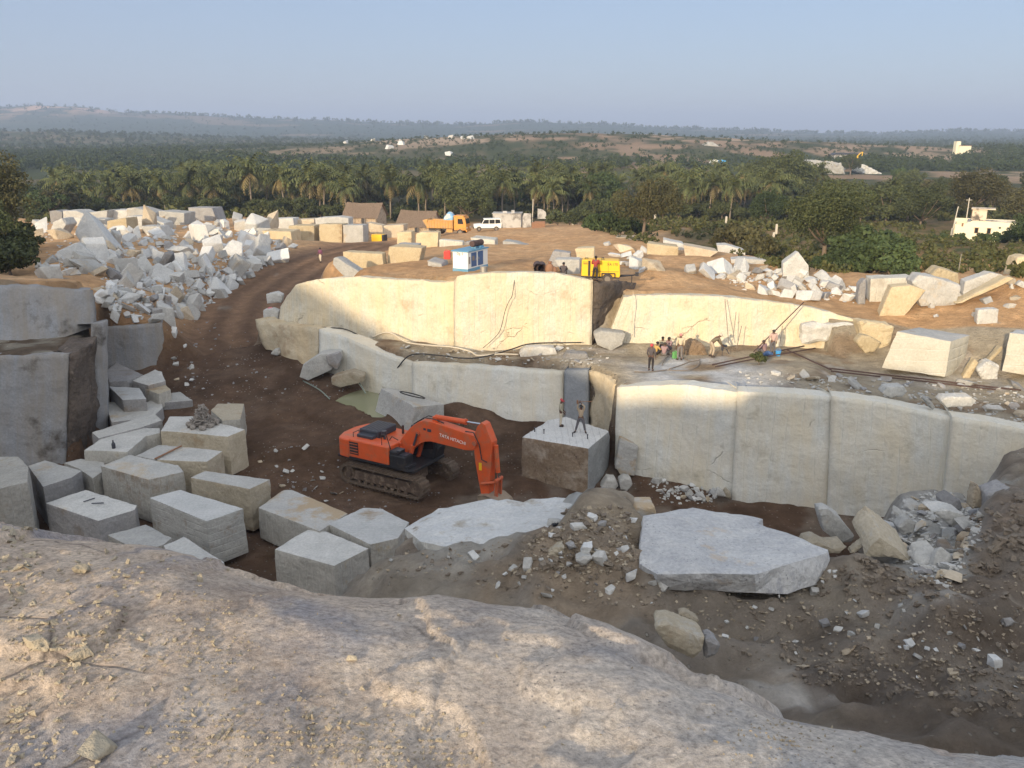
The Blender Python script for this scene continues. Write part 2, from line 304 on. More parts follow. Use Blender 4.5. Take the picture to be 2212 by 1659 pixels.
    if f.any():
        u = CU+x/np.maximum(y, 1)*F
        mh = 19*np.exp(-(((x-50)/np.where(x < 50, 250, 210))**2+((y-760)/190)**2)); mh = mh+6*np.exp(-(((x-330)/120)**2+((y-700)/90)**2))
        ev = np.interp(u, CREST_U, CREST_V); el = np.tan((CV-ev)/F*0+np.arctan((CV-ev)/F)-PITCH)
        rg = (3600*el+22)*np.exp(-((y-3600)/900)**2)
        lh = 20*np.exp(-(((x+900)/450)**2+((y-1500)/300)**2))
        H = np.where(f, H+mh+rg*(.97+.05*fbm(x, y, 160, 41))+lh+1.2*fbm(x, y, 60, 42)*sstep((y-300)/200), H)
    if fine: H = H+.03*vn(x, y, .5, 50)*(y < 80)
    return H.reshape(xs)
def hz1(x, y): return float(ter(np.array([x]), np.array([y]))[0])
def ong(u, v, y0=8, y1=400):              # the ground point seen at a pixel
    a, b = slope(u, v); Y = np.concatenate([np.arange(y0, 90, .8), np.arange(90, y1, 3)])
    i = np.argmax(ter(a*Y, Y) >= b*Y); Y = np.linspace(Y[max(i-1, 0)], Y[i], 12); g = ter(a*Y, Y); i = np.argmax(g >= b*Y)
    Y = Y[i]; return Vector((a*Y, Y, float(g[i])))
# ------------------------------------------------------------ ground mesh and its soil colours
def ground_colour(x, y):
    n1 = fbm(x, y, 7, 61); n2 = fbm(x, y, 1.6, 62, 3); C = np.zeros(x.shape+(3,))
    def L(c): return np.array(c)
    def put(w, c): C[:] = C+(L(c)-C)*np.clip(w, 0, 1)[..., None]
    put(np.ones(x.shape), (.58, .36, .19)); put(sstep((n1+.1)/.8)*.7, (.47, .28, .145)); put(sstep((n2-.2)/.6)*.4, (.64, .44, .26))
    u = CU+x/np.maximum(y, 3)*F*.97
    veg = sstep((y-(92-.00*x))/10)*sstep((x-(y*.16))/8)+sstep((y-187+.05*np.abs(x))/14)
    veg = np.clip(veg, 0, 1)
    put(veg, (.16, .13, .062)); put(veg*sstep((n1+.15)/.5), (.085, .095, .036)); put(veg*sstep((n2+.05)/.5)*.6, (.27, .17, .09)); put(veg*sstep((fbm(x, y, 3, 66)-.25)/.4)*.5, (.34, .23, .12)); put(sstep((y-193)/12), (.075, .07, .034))
    rd, sd, rz, arc = line_dist(x, y, [(p.x, p.y, p.z) for p in ROAD])
    put(sstep((7-rd)/3)*(y > 45), (.27, .165, .10)); put(sstep((9-rd)/3)*sstep((72-y)/14)*(y > 45), (.16, .10, .063))
    put(sstep((4.5-rd)/2)*(.5+.5*np.cos(sd*rd*2.3+1.2*vn(arc, arc*0, 9, 5)))*.6*(y > 45), (.105, .064, .041))
    s = sdf(x, y, LEDGE_P); w = sstep((s+.4)/.6)
    put(w, (.42, .36, .27)); put(w*sstep((n2+.1)/.5), (.33, .25, .17)); put(w*sstep((x-6)/3)*sstep((17-x)/4)*sstep((n1+.9)/.4)*sstep((53.5-y+n2*1.5)/2), (.56, .57, .58)); put(w*sstep((n2+n1-.5)/.3)*.7, (.5, .46, .4))
    put(w*sstep((3-x)/2)*sstep((n1+n2)/.4)*.8, (.22, .15, .095))
    s = sdf(x, y, LL_P); put(sstep((s+.4)/.6), (.14, .105, .075)); put(sstep((s+.4)/.6)*sstep((n2)/.5), (.3, .27, .22))
    near = sstep((36-y)/.5)
    put(near, (.33, .285, .235)); put(near*sstep((n1+.05)/.6), (.245, .20, .158)); put(near*sstep((n2-.05)/.5)*.6, (.40, .35, .28))
    put(near*sstep((y-25+n2*1.0)/1)*sstep((x+3.5)/1)*sstep((5-x)/1.5)*1.1, (.56, .57, .56))
    put(near*sstep((y-22.8+n2*1.5)/2)*sstep((x+3)/1)*sstep((2.5-x-.4*(25-y))/2.0), (.52, .52, .50))
    for (u0, v0, Y, rx, ry, c, k) in [(2020,1150,26.8,1.8,3.4,(.46,.44,.40),1),(2015,1100,31,2.0,4,(.46,.44,.40),1),(2000,1215,22.5,1.2,1.6,(.36,.34,.30),.9),(1060,1190,22.2,1.6,1.3,(.47,.45,.41),.9),(1700,1420,16.2,1.5,.8,(.52,.48,.43),1),(1610,1400,16.6,1.2,.5,(.36,.30,.235),1),(1270,1190,21,2.6,2.6,(.38,.30,.22),.9),(1330,1120,24,1.6,2,(.42,.345,.255),.9),(2020,1270,19.4,1.5,.9,(.46,.42,.37),.8),(2100,1450,14.6,2.6,2.6,(.20,.16,.125),.8),(2190,1310,18,1.8,1.5,(.19,.15,.115),.8),(1950,1360,16.6,1.8,1,(.19,.155,.125),.8),(2180,1130,25,2.2,2.6,(.27,.21,.16),.8),(1500,1330,18.6,1.6,.8,(.30,.24,.18),.7),(1750,1310,18.8,1.6,.9,(.19,.155,.12),.7)]:
        p = at(u0, v0, Y); put(k*sstep((np.exp(-(((x-p.x)/rx)**2+((y-p.y)/ry)**2))+.3*n2+.12*vn(x, y, .45, 68)-.38)/.3), c)
    s = sdf(x, y, PIT_P); w = sstep((s+.1)/.5)*(y < 64)
    put(w, (.135, .085, .056)); put(w*sstep((n1)/.5), (.098, .062, .041)); put(w*sstep((n2-.1)/.6)*.5, (.19, .13, .092))
    s2 = sdf(x, y, GULLY_P); put(sstep((s2+.3)/.6), (.44, .42, .385))
    put(w*sstep((48-y)/2)*sstep((x+4+n2)/2)*sstep((y-37)/3)*sstep((n2+.2)/.5)*.5, (.26, .22, .18))
    far = sstep((y-300)/80)
    n3 = fbm(x, y, 70, 71); n4 = fbm(x, y*.6, 22, 72)
    put(far, (.058, .07, .028)); put(far*sstep((n3-.1)/.4)*.6, (.12, .11, .048)); put(far*sstep((n4-.3)/.3)*.5, (.21, .15, .09))
    hill = np.exp(-(((x-70)/230)**2+((y-720)/150)**2))*(y > 330)
    put(hill*sstep((n4+.45)/.4)*.95, (.20, .15, .095)); put(hill*sstep((n4+n3*.6-.1)/.3), (.50, .37, .26))
    put(far*sstep((x+40)/60)*sstep((n4-.0)/.3)*sstep((900-y)/300)*.85, (.30, .205, .13)); put(far*sstep((x-180)/60)*sstep((n4+.1)/.3)*sstep((800-y)/200)*.6, (.36, .27, .185))
    put(sstep((y-1400)/500), (.05, .07, .035)); put(sstep((y-1400)/500)*sstep((fbm(x, y, 220, 75)-.6)/.2)*.6, (.26, .19, .13))
    p = at(130, 248, 3300); put(1.3*np.exp(-(((x-p.x)/170)**2+((y-3300)/330)**2))*sstep((fbm(x, y, 80, 76)+.35)/.3), (.55, .36, .24))
    return C
M['ground'], nt, b = new_mat('soil'); pos = nd(nt, 'NewGeometry').outputs['Position']
ca = nd(nt, 'Attribute', attribute_name='soil').outputs['Color']
c = mix(nt, 1, ca, ramp(nt, noi(nt, pos, 1.1, 9, .68), [(.25, .62), (.55, 1), (.78, 1.45)]), 'MULTIPLY')
vo = nd(nt, 'TexVoronoi', {'Vector': pos, 'Scale': 5.5, 'Randomness': 1}); pick = ramp(nt, nd(nt, 'SeparateColor', {0: vo.outputs['Color']}).outputs[0], [(.80, 0), (.84, 1)])
pd = math_(nt, 'MULTIPLY', pick, ramp(nt, vo.outputs['Distance'], [(.18, 1), (.32, 0)])); pd = math_(nt, 'MULTIPLY', pd, ramp(nt, noi(nt, pos, .35, 3), [(.4, 0), (.55, 1)]))
nearf = ramp(nt, nd(nt, 'MapRange', {0: nd(nt, 'SeparateXYZ', {0: pos}).outputs[1], 1: 60, 2: 95}).outputs[0], [(0, 1), (1, 0)])
pd = math_(nt, 'MULTIPLY', pd, nearf)
c = mix(nt, math_(nt, 'MULTIPLY', pd, .75), c, mix(nt, .6, c, (.55, .52, .46)))
nt.links.new(c, b.inputs['Base Color']); b.inputs['Roughness'].default_value = .95; b.inputs['Specular IOR Level'].default_value = .1
bump(nt, b, math_(nt, 'MULTIPLY_ADD', pd, .5, noi(nt, pos, 2.6, 10, .74)), 1.0, .35)
def build_ground():
    ys = list(np.arange(-60, 8, 1.5))+list(np.arange(8, 34, .2))+list(np.arange(34, 70, .25)); y = 70.0
    while y < 9000: ys.append(y); y *= 1.013
    ys = np.array(ys); s = np.linspace(-1, 1, 420)
    base = np.where(np.abs(s) < .78, s/.78*42, np.sign(s)*(42+((np.abs(s)-.78)/.22)**2*90))
    X = base[None, :]*np.maximum(1, ys/62)[:, None]; Y = np.repeat(ys[:, None], len(s), 1)
    Z = ter(X, Y); Cc = ground_colour(X, Y)
    nr, nc = X.shape; co = np.stack([X, Y, Z], -1).reshape(-1, 3)
    idx = np.arange(nr*nc).reshape(nr, nc); fc = np.stack([idx[:-1, :-1], idx[:-1, 1:], idx[1:, 1:], idx[1:, :-1]], -1).reshape(-1, 4)
    me = bpy.data.meshes.new('ground'); me.vertices.add(len(co)); me.vertices.foreach_set('co', co.ravel().astype(np.float32))
    me.loops.add(fc.size); me.loops.foreach_set('vertex_index', fc.ravel().astype(np.int32))
    me.polygons.add(len(fc)); me.polygons.foreach_set('loop_start', np.arange(0, fc.size, 4, dtype=np.int32)); me.polygons.foreach_set('loop_total', np.full(len(fc), 4, np.int32))
    me.polygons.foreach_set('use_smooth', np.ones(len(fc), bool)); me.update()
    at_ = me.color_attributes.new('soil', 'FLOAT_COLOR', 'POINT'); at_.data.foreach_set('color', np.concatenate([Cc.reshape(-1, 3), np.ones((nr*nc, 1))], 1).ravel().astype(np.float32))
    return tag(link('ground', me, M['ground']), 'brown quarry floor, sandy yard and scrubby plain running to the horizon', 'ground', kind='structure')
GROUND = build_ground()
# ------------------------------------------------------------ quarried faces
def wall(pairs, mat, amp=.12, lip=1.6, groove=0, label='', rough=1.2, ret=1.2, nv=None):
    """pairs: (u_top, v_top, Y_top, u_bottom, v_bottom, Y_bottom); a face of real stone with a top lip and end returns."""
    T = [at(*p[:3]) for p in pairs]; B = [at(*p[3:]) for p in pairs]
    B = [b-Vector((0, 0, .35)) for b in B]
    al = [0]
    for a, b in zip(T, T[1:]): al.append(al[-1]+(a-b).length)
    L = al[-1]; n = max(6, int(L/.28)); Ht = max((t-b).length for t, b in zip(T, B)); nv = nv or max(4, int(Ht/.28))
    def smp(P, t):
        for i in range(len(al)-1):
            if t <= al[i+1]+1e-6:
                k = (t-al[i])/max(1e-6, al[i+1]-al[i]); return P[i].lerp(P[i+1], k)
        return P[-1].copy()
    bm = bmesh.new(); uvl = bm.loops.layers.uv.new('UVMap'); G = []; UVs = {}
    cols = [('r', 0, ret)]+[('f', L*i/n, 0) for i in range(n+1)]+[('r', L, ret)]
    for kind, t, back in cols:
        tp, bt = smp(T, t), smp(B, t); col = []
        e = .4; d = (smp(T, min(L, t+e))-smp(T, max(0, t-e))); nrm = Vector((d.y, -d.x, 0)).normalized()   # towards the viewer
        if nrm.length < .5: nrm = Vector((0, -1, 0))
        for j in range(nv+3):
            k = j/nv
            if j <= nv: p = bt.lerp(tp, k)
            else: p = tp-nrm*(lip*(j-nv)/2)+Vector((0, 0, -.08*(j-nv)))
            q = p*1.0
            if j <= nv:
                o = amp*(noise.noise(p*.35)*1.6+noise.noise(p*rough)*.6+noise.noise(p*rough*3)*.25)
                if groove: o += groove*abs(math.sin(t*3.7))
                q = p+nrm*o
                if j == nv: q.z += amp*.8*noise.noise(p*1.7)+amp*.5*noise.noise(p*4)
            else: q.z += amp*.9*noise.noise(p*1.7)
            if back: q = q-nrm*back
            v = bm.verts.new(q); UVs[v] = (t+(back if t else -back), k*Ht); col.append(v)
        G.append(col)
    for ci, (a, b) in enumerate(zip(G, G[1:])):
        for j in range(nv+2):
            f = bm.faces.new((a[j], b[j], b[j+1], a[j+1]))
            for l in f.loops: l[uvl].uv = UVs[l.vert]
            f.smooth = j < nv and ci not in (0, len(G)-2)
    return tag(link('quarry_wall', bm_mesh(bm, 'quarry_wall'), M[mat]), label, 'quarry face', kind='structure')
wall([(606,660,65,600,700,64.3),(640,614,64,640,705,63.6),(700,601,63,700,716,62.4),(770,598,61.5,770,726,61),(860,604,59.5,860,742,59.2),(940,608,58.5,940,754,57.8),(975,609,58,972,757,57.5),(992,606,57.9,990,757,57.4)], 'wall_cream', .11, label='rounded left part of the sunlit upper quarry face')
wall([(980,607,57.5,982,757,57.1),(988,596,57.2,990,757,56.8),(1060,589,57,1060,758,56.6),(1130,588,57,1130,756,56.6),(1200,590,57,1200,750,56.6),(1240,598,57,1240,748,56.6),(1281,606,57,1278,746,56.6)], 'wall_cream', .06, label='sunlit upper quarry face below the blue and white generator', ret=.6)
wall([(1282,608,57,1279,745,56.7),(1300,612,57.2,1285,735,57.2),(1330,608,58.6,1300,740,58.4),(1372,612,60.5,1330,742,58.6)], 'wall_dark', .35, label='dark recess splitting the upper quarry face', rough=2)  # whole recess face in a very dark rock colour
wall([(1347,640,57.7,1303,745,57.3),(1420,637,57.5,1400,748,57),(1500,638,57.2,1500,755,56.6),(1560,641,57,1560,757,56.5),(1640,649,56.8,1640,756,56.4),(1680,654,56.6,1700,750,56.3),(1760,665,56.5,1760,747,56.2),(1850,692,56,1850,736,55.9)], 'wall_cream', .09, label='sunlit upper quarry face behind the standing workers')
wall([(553,690,64,575,745,62.8),(600,700,62.5,630,765,61),(690,712,60.2,690,790,59.4)], 'wall_tan', .3, label='rough tan end of the lower quarry face beside the haul road')
wall([(690,711,60,690,800,59),(760,733,58,765,835,57.4),(840,769,56,830,850,55.8),(888,784,55.3,896,888,54.6),(900,785,55.3,906,890,54.5)], 'wall_white', .10, label='pale lower quarry face above the green pond')
wall([(890,784,55,892,888,54.3),(1040,791,53.3,1010,915,52.8),(1130,798,52.6,1130,948,51.4),(1218,803,52,1218,975,50.5)], 'wall_white', .07, label='pale lower quarry face behind the excavator boom')
wall([(1219,801,51.4,1219,975,50.1),(1271,798,51,1271,985,49.6)], 'wall_fresh', .04, label='fresh blue grey split face behind the man with the hammer')
wall([(1271,799,51.2,1271,985,49.8),(1300,812,49.8,1300,990,48.8),(1333,832,48.3,1326,1010,47.4)], 'wall_rust' if 'wall_rust' in M else 'wall_tan', .3, label='brown stained corner between the two lower quarry faces', ret=.2)
wall([(1333,836,46.6,1327,1045,46),(1400,832,45.7,1385,1055,45.3),(1480,831,44.9,1450,1060,44.7),(1590,847,43.5,1577,1100,43.2),(1604,848,43.55,1590,1102,43.25)], 'wall_white', .06, label='tall pale lower quarry face beside the block with the hammer man')
wall([(1593,846,43.3,1580,1100,43),(1700,849,42.8,1670,1115,42.4),(1793,856,42.35,1782,1150,41.9),(1806,857,42.4,1796,1152,41.95)], 'wall_white', .05, label='second smooth panel of the tall pale lower quarry face')
wall([(1796,855,42.2,1786,1150,41.7),(1900,868,41.6,1880,1180,41),(2000,889,40.8,1990,1195,40.2),(2054,901,40.35,2017,1215,39.7),(2068,902,40.3,2032,1217,39.7)], 'wall_white', .06, label='third smooth panel of the tall pale lower quarry face')
wall([(2057,900,39.9,2022,1215,39.3),(2140,912,39.4,2110,1225,38.8),(2212,926,38.9,2180,1235,38.3),(2420,955,37.8,2380,1250,37.3)], 'wall_white', .06, label='last panel of the tall pale lower quarry face at the right')
wall([(-260,772,46,-260,1015,45),(-60,770,46.5,-60,1008,45.6),(60,768,46.8,60,1003,46.2),(148,763,47,140,990,46.7)], 'wall_grey', .09, label='big shaded grey quarry face at the far left')
wall([(149,764,47.1,142,990,46.8),(175,752,47.8,172,985,47.5),(205,728,49.2,203,960,49)], 'wall_dark', .3, groove=.12, label='dark stained end of the shaded left quarry face', ret=.2, rough=2)
wall([(203,700,50.2,205,955,49.8),(228,694,51,233,935,50.6),(231,690,54,236,925,54)], 'wall_grey', .1, label='pale pillar at the end of the shaded left quarry face', ret=.2)
wall([(-260,618,51.5,-260,752,50),(-60,617,52,-60,745,50.6),(60,616,52,60,738,50.9),(110,623,52.1,130,718,51.2),(200,627,52.5,200,694,52.2),(204,640,56,206,690,56)], 'wall_grey', .15, label='upper shaded grey quarry face at the far left')
wall([(222,706,60,226,808,59.2),(300,701,60,300,803,59.5),(350,697,60.5,362,790,60.1)], 'wall_grey', .08, label='small shaded grey face under the rubble heap')
# ------------------------------------------------------------ the rock the picture is taken from
RU = [-700,0,150,260,330,490,620,760,900,1000,1060,1180,1300,1400,1500,1560,1680,1800,1960,2100,2212,2900]
RV = [1110,1122,1136,1150,1165,1215,1246,1257,1257,1271,1281,1292,1331,1371,1411,1441,1466,1511,1541,1566,1581,1640]
def rock_surface():
    rs = np.concatenate([np.linspace(.0, 1.2, 14)[:-1], np.linspace(1.2, 9.5, 300), np.linspace(9.6, 17, 60)]); az = np.linspace(-.85, .85, 420)
    A, Rr = np.meshgrid(az, rs); u = CU+A*F*1.06
    sv = np.array([abs(slope(CU, v)[1]) for v in RV]); ss = np.interp(u, RU, sv); s0 = .035; yc = 1.6/((ss-s0)*.875)
    X = A*np.maximum(Rr, .9)*1.06*1.0; Y = Rr
    wz = .25*yc; kz = (ss-s0)/(2*wz); Z = -1.6-s0*Rr-kz*np.maximum(0, Rr-yc+wz)**2
    am = sstep((Rr-1.0)/2)
    # split steps: thin sheets of rock broken off along wandering edges
    for (k, s, h) in ((1, 2.6, .055), (2, 1.5, .03), (3, .8, .016), (4, .4, .008)):
        n = fbm(X, Y, s, 140+k, 4); Z = Z-h*sstep((n-.02)/.03)
    Z = Z+am*(.035*fbm(X, Y, 2.2, 90, 5)*sstep((yc*.9-Rr)/1.2+.35)+.008*fbm(X, Y, .25, 91, 3)+.004*vn(X, Y, .05, 94))
    idx = np.arange(Z.size).reshape(Z.shape); fc = np.stack([idx[:-1, :-1], idx[:-1, 1:], idx[1:, 1:], idx[1:, :-1]], -1).reshape(-1, 4)
    me = bpy.data.meshes.new('rock_outcrop'); me.from_pydata(np.stack([X, Y, Z], -1).reshape(-1, 3).tolist(), [], fc.tolist())
    me.polygons.foreach_set('use_smooth', np.ones(len(fc), bool)); return me, (X, Y, Z)
mt, nt, b = new_mat('pink_grey_granite_outcrop'); pos = nd(nt, 'NewGeometry').outputs['Position']
lay = scaled(nt, pos, (1.25, .95, 1.2))
big = noi(nt, lay, .75, 8, .66, .6); xx = nd(nt, 'SeparateXYZ', {0: pos}).outputs[0]
side = nd(nt, 'MapRange', {0: math_(nt, 'MULTIPLY_ADD', big, 5.0, xx), 1: 1.0, 2: 4.6}).outputs[0]
pink = mix(nt, ramp(nt, noi(nt, lay, 1.9, 8, .7), [(.36, 0), (.62, 1)]), (.34, .265, .21), (.60, .49, .385))
pink = mix(nt, ramp(nt, noi(nt, lay, 1.1, 6, .6, .4), [(.53, 0), (.66, 1)]), pink, (.31, .285, .285))
grey = mix(nt, ramp(nt, noi(nt, lay, 2.6, 8, .7), [(.35, 0), (.65, 1)]), (.38, .38, .385), (.62, .595, .55))
grey = mix(nt, ramp(nt, noi(nt, lay, .9, 6, .65, .5), [(.55, 0), (.62, 1)]), grey, (.46, .355, .285))
c = mix(nt, side, pink, grey)
v1 = nd(nt, 'TexVoronoi', {'Vector': pos, 'Scale': 38.0}); sp = math_(nt, 'MULTIPLY', ramp(nt, v1.outputs['Distance'], [(.10, 1), (.24, 0)]), ramp(nt, noi(nt, pos, 5, 4), [(.44, 0), (.62, 1)]))
c = mix(nt, math_(nt, 'MULTIPLY', sp, .7), c, (.13, .13, .14))
g2 = noi(nt, pos, 38, 4, .75); c = mix(nt, .55, c, mix(nt, 1, c, ramp(nt, g2, [(.32, .35), (.68, 1.7)]), 'MULTIPLY'))
fl = ramp(nt, noi(nt, pos, 13, 5, .75), [(.60, 0), (.70, 1)]); c = mix(nt, math_(nt, 'MULTIPLY', fl, .5), c, (.66, .60, .50))
dk = ramp(nt, noi(nt, pos, 3.1, 7, .72), [(.57, 0), (.68, 1)]); c = mix(nt, math_(nt, 'MULTIPLY', dk, .3), c, (.17, .15, .15))
v2 = nd(nt, 'TexVoronoi', {'Vector': scaled(nt, pos, (1, 1.3, 1)), 'Scale': 1.0, 'Randomness': 1, 'Detail': 3.0}, feature='DISTANCE_TO_EDGE')
ck = math_(nt, 'MULTIPLY', ramp(nt, v2.outputs['Distance'], [(.0, 1), (.012, 0)]), ramp(nt, noi(nt, pos, .8, 3), [(.52, 0), (.62, 1)]))
c = mix(nt, math_(nt, 'MULTIPLY', ck, .7), c, (.1, .085, .08))
nt.links.new(c, b.inputs['Base Color']); b.inputs['Roughness'].default_value = .9
bump(nt, b, math_(nt, 'MULTIPLY_ADD', ck, -.3, math_(nt, 'MULTIPLY_ADD', g2, .12, noi(nt, lay, 7, 10, .74))), .9, .05)
M['outcrop'] = mt
_me, ROCKG = rock_surface()
tag(link('rock_outcrop', _me, M['outcrop']), 'weathered pink and grey granite outcrop filling the foreground', 'rock', kind='structure')
# ------------------------------------------------------------ quarry blocks and rubble
def refine(bm, size, it=5):
    bmesh.ops.triangulate(bm, faces=bm.faces[:])
    for _ in range(it):
        es = [e for e in bm.edges if e.calc_length() > size]
        if not es: break
        bmesh.ops.subdivide_edges(bm, edges=es, cuts=1, use_grid_fill=False)
        bmesh.ops.triangulate(bm, faces=[f for f in bm.faces if len(f.verts) > 3])
def rough(bm, amp, fr=1.3, seed=0):
    bm.normal_update(); off = Vector((seed*3.1, seed*1.7, seed*.9))
    mv = {}
    for v in bm.verts:
        edge = 1-max(v.normal.dot(f.normal) for f in v.link_faces) if v.link_faces else 0
        n = noise.noise(v.co*fr+off)+.5*noise.noise(v.co*fr*2.7+off)
        mv[v] = v.normal*(amp*n*.6-amp*min(1.2, edge*3)*(0.6+.9*abs(noise.noise(v.co*2.3+off))))
    for v, d in mv.items(): v.co += d
NB = [0]
def solid(top, bot, mats, name, label, cat, group=None, size=.55, amp=.07, smooth=False):
    """A block from matching lists of world points; mats = (top, sides) or one material."""
    NB[0] += 1; n = len(top); cen = sum(top+bot, Vector())/(2*n); base = Vector((cen.x, cen.y, min(p.z for p in bot)))
    bm = bmesh.new(); a = [bm.verts.new(p-base) for p in top]; b = [bm.verts.new(p-base) for p in bot]
    bm.faces.new(a); bm.faces.new(b[::-1])
    for i in range(n): bm.faces.new((a[i], b[i], b[(i+1) % n], a[(i+1) % n]))
    bmesh.ops.recalc_face_normals(bm, faces=bm.faces[:])
    if isinstance(mats, str): mats = (mats, mats)
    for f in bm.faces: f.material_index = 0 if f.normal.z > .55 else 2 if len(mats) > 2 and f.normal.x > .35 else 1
    ext = max((p-cen).length for p in top); refine(bm, max(size*min(1, ext/2), ext/9)); rough(bm, amp, seed=NB[0])
    for f in bm.faces: f.smooth = False
    o = link(name, bm_mesh(bm, name), [M[k] for k in mats], loc=base)
    return tag(o, label, cat, group)
def top_block(px, zt, zb, label, mats=('granite_cut', 'granite_side'), group='cut granite blocks on the pit floor', amp=.045, taper=.02):
    top = [onz(u, v, zt) for u, v in px]; c = sum(top, Vector())/len(top)
    bot = [Vector((p.x+(p.x-c.x)*taper, p.y+(p.y-c.y)*taper, zb)) for p in top]
    return solid(top, bot, mats, 'granite_block', label, 'granite block', group, amp=amp, size=.4)
def hexa(top, bot, label, mats, group=None, name='granite_block', cat='granite block', amp=.06):
    return solid([at(*p) for p in top], [at(*p) for p in bot], mats, name, label, cat, group, amp=amp)
def front_block(px, Y, depth, label, mats='granite', group=None, name='granite_block', cat='granite block', back=.92, lift=0, skew=0, amp=.07, ground=True, yl=0):
    """Outline of the face turned to us, given its own distance, pushed back by its real depth (yl turns the face)."""
    um = sum(p[0] for p in px)/len(px); us = max(p[0] for p in px)-min(p[0] for p in px)
    fr = [at(u, v, Y+yl*(u-um)/us) for u, v in px]; c = sum(fr, Vector())/len(fr)
    if ground:
        lo = min(p.z for p in fr); g = hz1(c.x, c.y+depth*.4)
        for p in fr:
            if p.z < lo+.35*(max(q.z for q in fr)-lo): p.z = min(p.z, g-.15)
    bk = [c+(p-c)*back+Vector((skew, depth, lift)) for p in fr]
    return solid(fr, bk, mats, name, label, cat, group, amp=amp)
G1 = 'cut granite blocks on the pit floor'
TB = [
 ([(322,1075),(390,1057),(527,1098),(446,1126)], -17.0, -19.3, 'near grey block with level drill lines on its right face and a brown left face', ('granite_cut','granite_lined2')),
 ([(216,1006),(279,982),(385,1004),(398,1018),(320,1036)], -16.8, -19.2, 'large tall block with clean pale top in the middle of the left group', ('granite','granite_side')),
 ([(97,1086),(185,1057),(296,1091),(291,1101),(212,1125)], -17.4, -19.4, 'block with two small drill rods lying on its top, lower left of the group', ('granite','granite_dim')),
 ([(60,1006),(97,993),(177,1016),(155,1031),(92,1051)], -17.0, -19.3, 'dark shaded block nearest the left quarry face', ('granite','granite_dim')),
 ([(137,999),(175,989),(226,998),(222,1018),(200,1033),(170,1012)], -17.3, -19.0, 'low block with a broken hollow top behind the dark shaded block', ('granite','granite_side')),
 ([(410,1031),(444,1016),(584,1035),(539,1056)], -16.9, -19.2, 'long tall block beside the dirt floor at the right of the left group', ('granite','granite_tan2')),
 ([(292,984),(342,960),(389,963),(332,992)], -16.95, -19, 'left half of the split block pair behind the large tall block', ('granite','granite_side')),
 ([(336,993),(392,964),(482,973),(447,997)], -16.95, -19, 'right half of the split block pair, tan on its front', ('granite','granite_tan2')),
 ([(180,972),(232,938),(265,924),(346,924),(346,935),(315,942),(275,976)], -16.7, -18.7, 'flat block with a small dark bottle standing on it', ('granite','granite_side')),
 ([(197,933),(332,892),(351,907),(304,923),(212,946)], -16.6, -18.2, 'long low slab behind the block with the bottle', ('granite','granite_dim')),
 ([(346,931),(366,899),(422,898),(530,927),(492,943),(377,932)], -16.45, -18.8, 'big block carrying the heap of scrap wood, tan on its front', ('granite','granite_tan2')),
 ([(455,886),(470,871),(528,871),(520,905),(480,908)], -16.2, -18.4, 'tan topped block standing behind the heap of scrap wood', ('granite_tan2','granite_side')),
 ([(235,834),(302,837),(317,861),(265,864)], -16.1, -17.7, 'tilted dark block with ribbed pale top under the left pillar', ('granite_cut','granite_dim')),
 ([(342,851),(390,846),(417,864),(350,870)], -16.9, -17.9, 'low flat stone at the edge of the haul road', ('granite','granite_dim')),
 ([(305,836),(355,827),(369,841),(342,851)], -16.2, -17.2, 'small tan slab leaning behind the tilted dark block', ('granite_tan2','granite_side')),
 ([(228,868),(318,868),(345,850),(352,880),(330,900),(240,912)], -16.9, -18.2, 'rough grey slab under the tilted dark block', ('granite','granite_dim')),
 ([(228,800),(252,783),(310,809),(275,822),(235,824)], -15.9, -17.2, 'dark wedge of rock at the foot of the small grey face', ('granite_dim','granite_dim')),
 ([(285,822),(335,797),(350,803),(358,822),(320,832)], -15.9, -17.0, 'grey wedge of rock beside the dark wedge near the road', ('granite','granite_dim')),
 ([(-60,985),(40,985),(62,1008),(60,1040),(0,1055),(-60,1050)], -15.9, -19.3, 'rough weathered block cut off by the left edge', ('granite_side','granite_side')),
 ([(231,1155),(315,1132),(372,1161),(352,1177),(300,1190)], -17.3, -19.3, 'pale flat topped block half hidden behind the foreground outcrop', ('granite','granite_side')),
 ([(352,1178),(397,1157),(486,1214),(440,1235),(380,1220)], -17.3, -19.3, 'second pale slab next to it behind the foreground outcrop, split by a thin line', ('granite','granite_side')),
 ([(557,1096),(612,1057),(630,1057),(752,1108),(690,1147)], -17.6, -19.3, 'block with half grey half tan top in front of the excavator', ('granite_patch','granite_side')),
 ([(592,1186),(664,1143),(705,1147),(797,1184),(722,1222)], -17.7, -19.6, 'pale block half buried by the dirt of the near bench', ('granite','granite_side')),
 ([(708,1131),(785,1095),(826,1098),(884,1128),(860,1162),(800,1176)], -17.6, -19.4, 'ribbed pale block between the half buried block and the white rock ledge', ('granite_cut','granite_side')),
]
M['dirt'] = rock_mat('brown_soil_heap', (.2, .14, .09), (.33, .24, .16), stain=(.4, .32, .24), b_sc=5, b_st=.9, rnd=0)
M['clod'] = rock_mat('soil_clods', (.19, .15, .115), (.31, .26, .20), b_sc=9, b_st=.8, rnd=0)
M['wall_fresh2'] = rock_mat('clean_grey_split_side', (.21, .225, .235), (.30, .31, .31), stain=(.15, .15, .15), st_rng=(.6, .7), b_st=.4, rnd=0)
M['granite_ribbed'] = rock_mat('ribbed_pale_granite', (.46, .47, .47), (.63, .63, .62), stain=(.38, .37, .35), st_rng=(.6, .7), line=(0, .36, (.36, .36, .36)), rnd=0)
M['ledge'] = rock_mat('white_rock_ledge', (.50, .51, .51), (.66, .66, .645), stain=(.34, .29, .22), st_rng=(.56, .68), st_sc=.55, stain2=(.38, .34, .28), b_st=.9, b_sc=2.5, rnd=0)
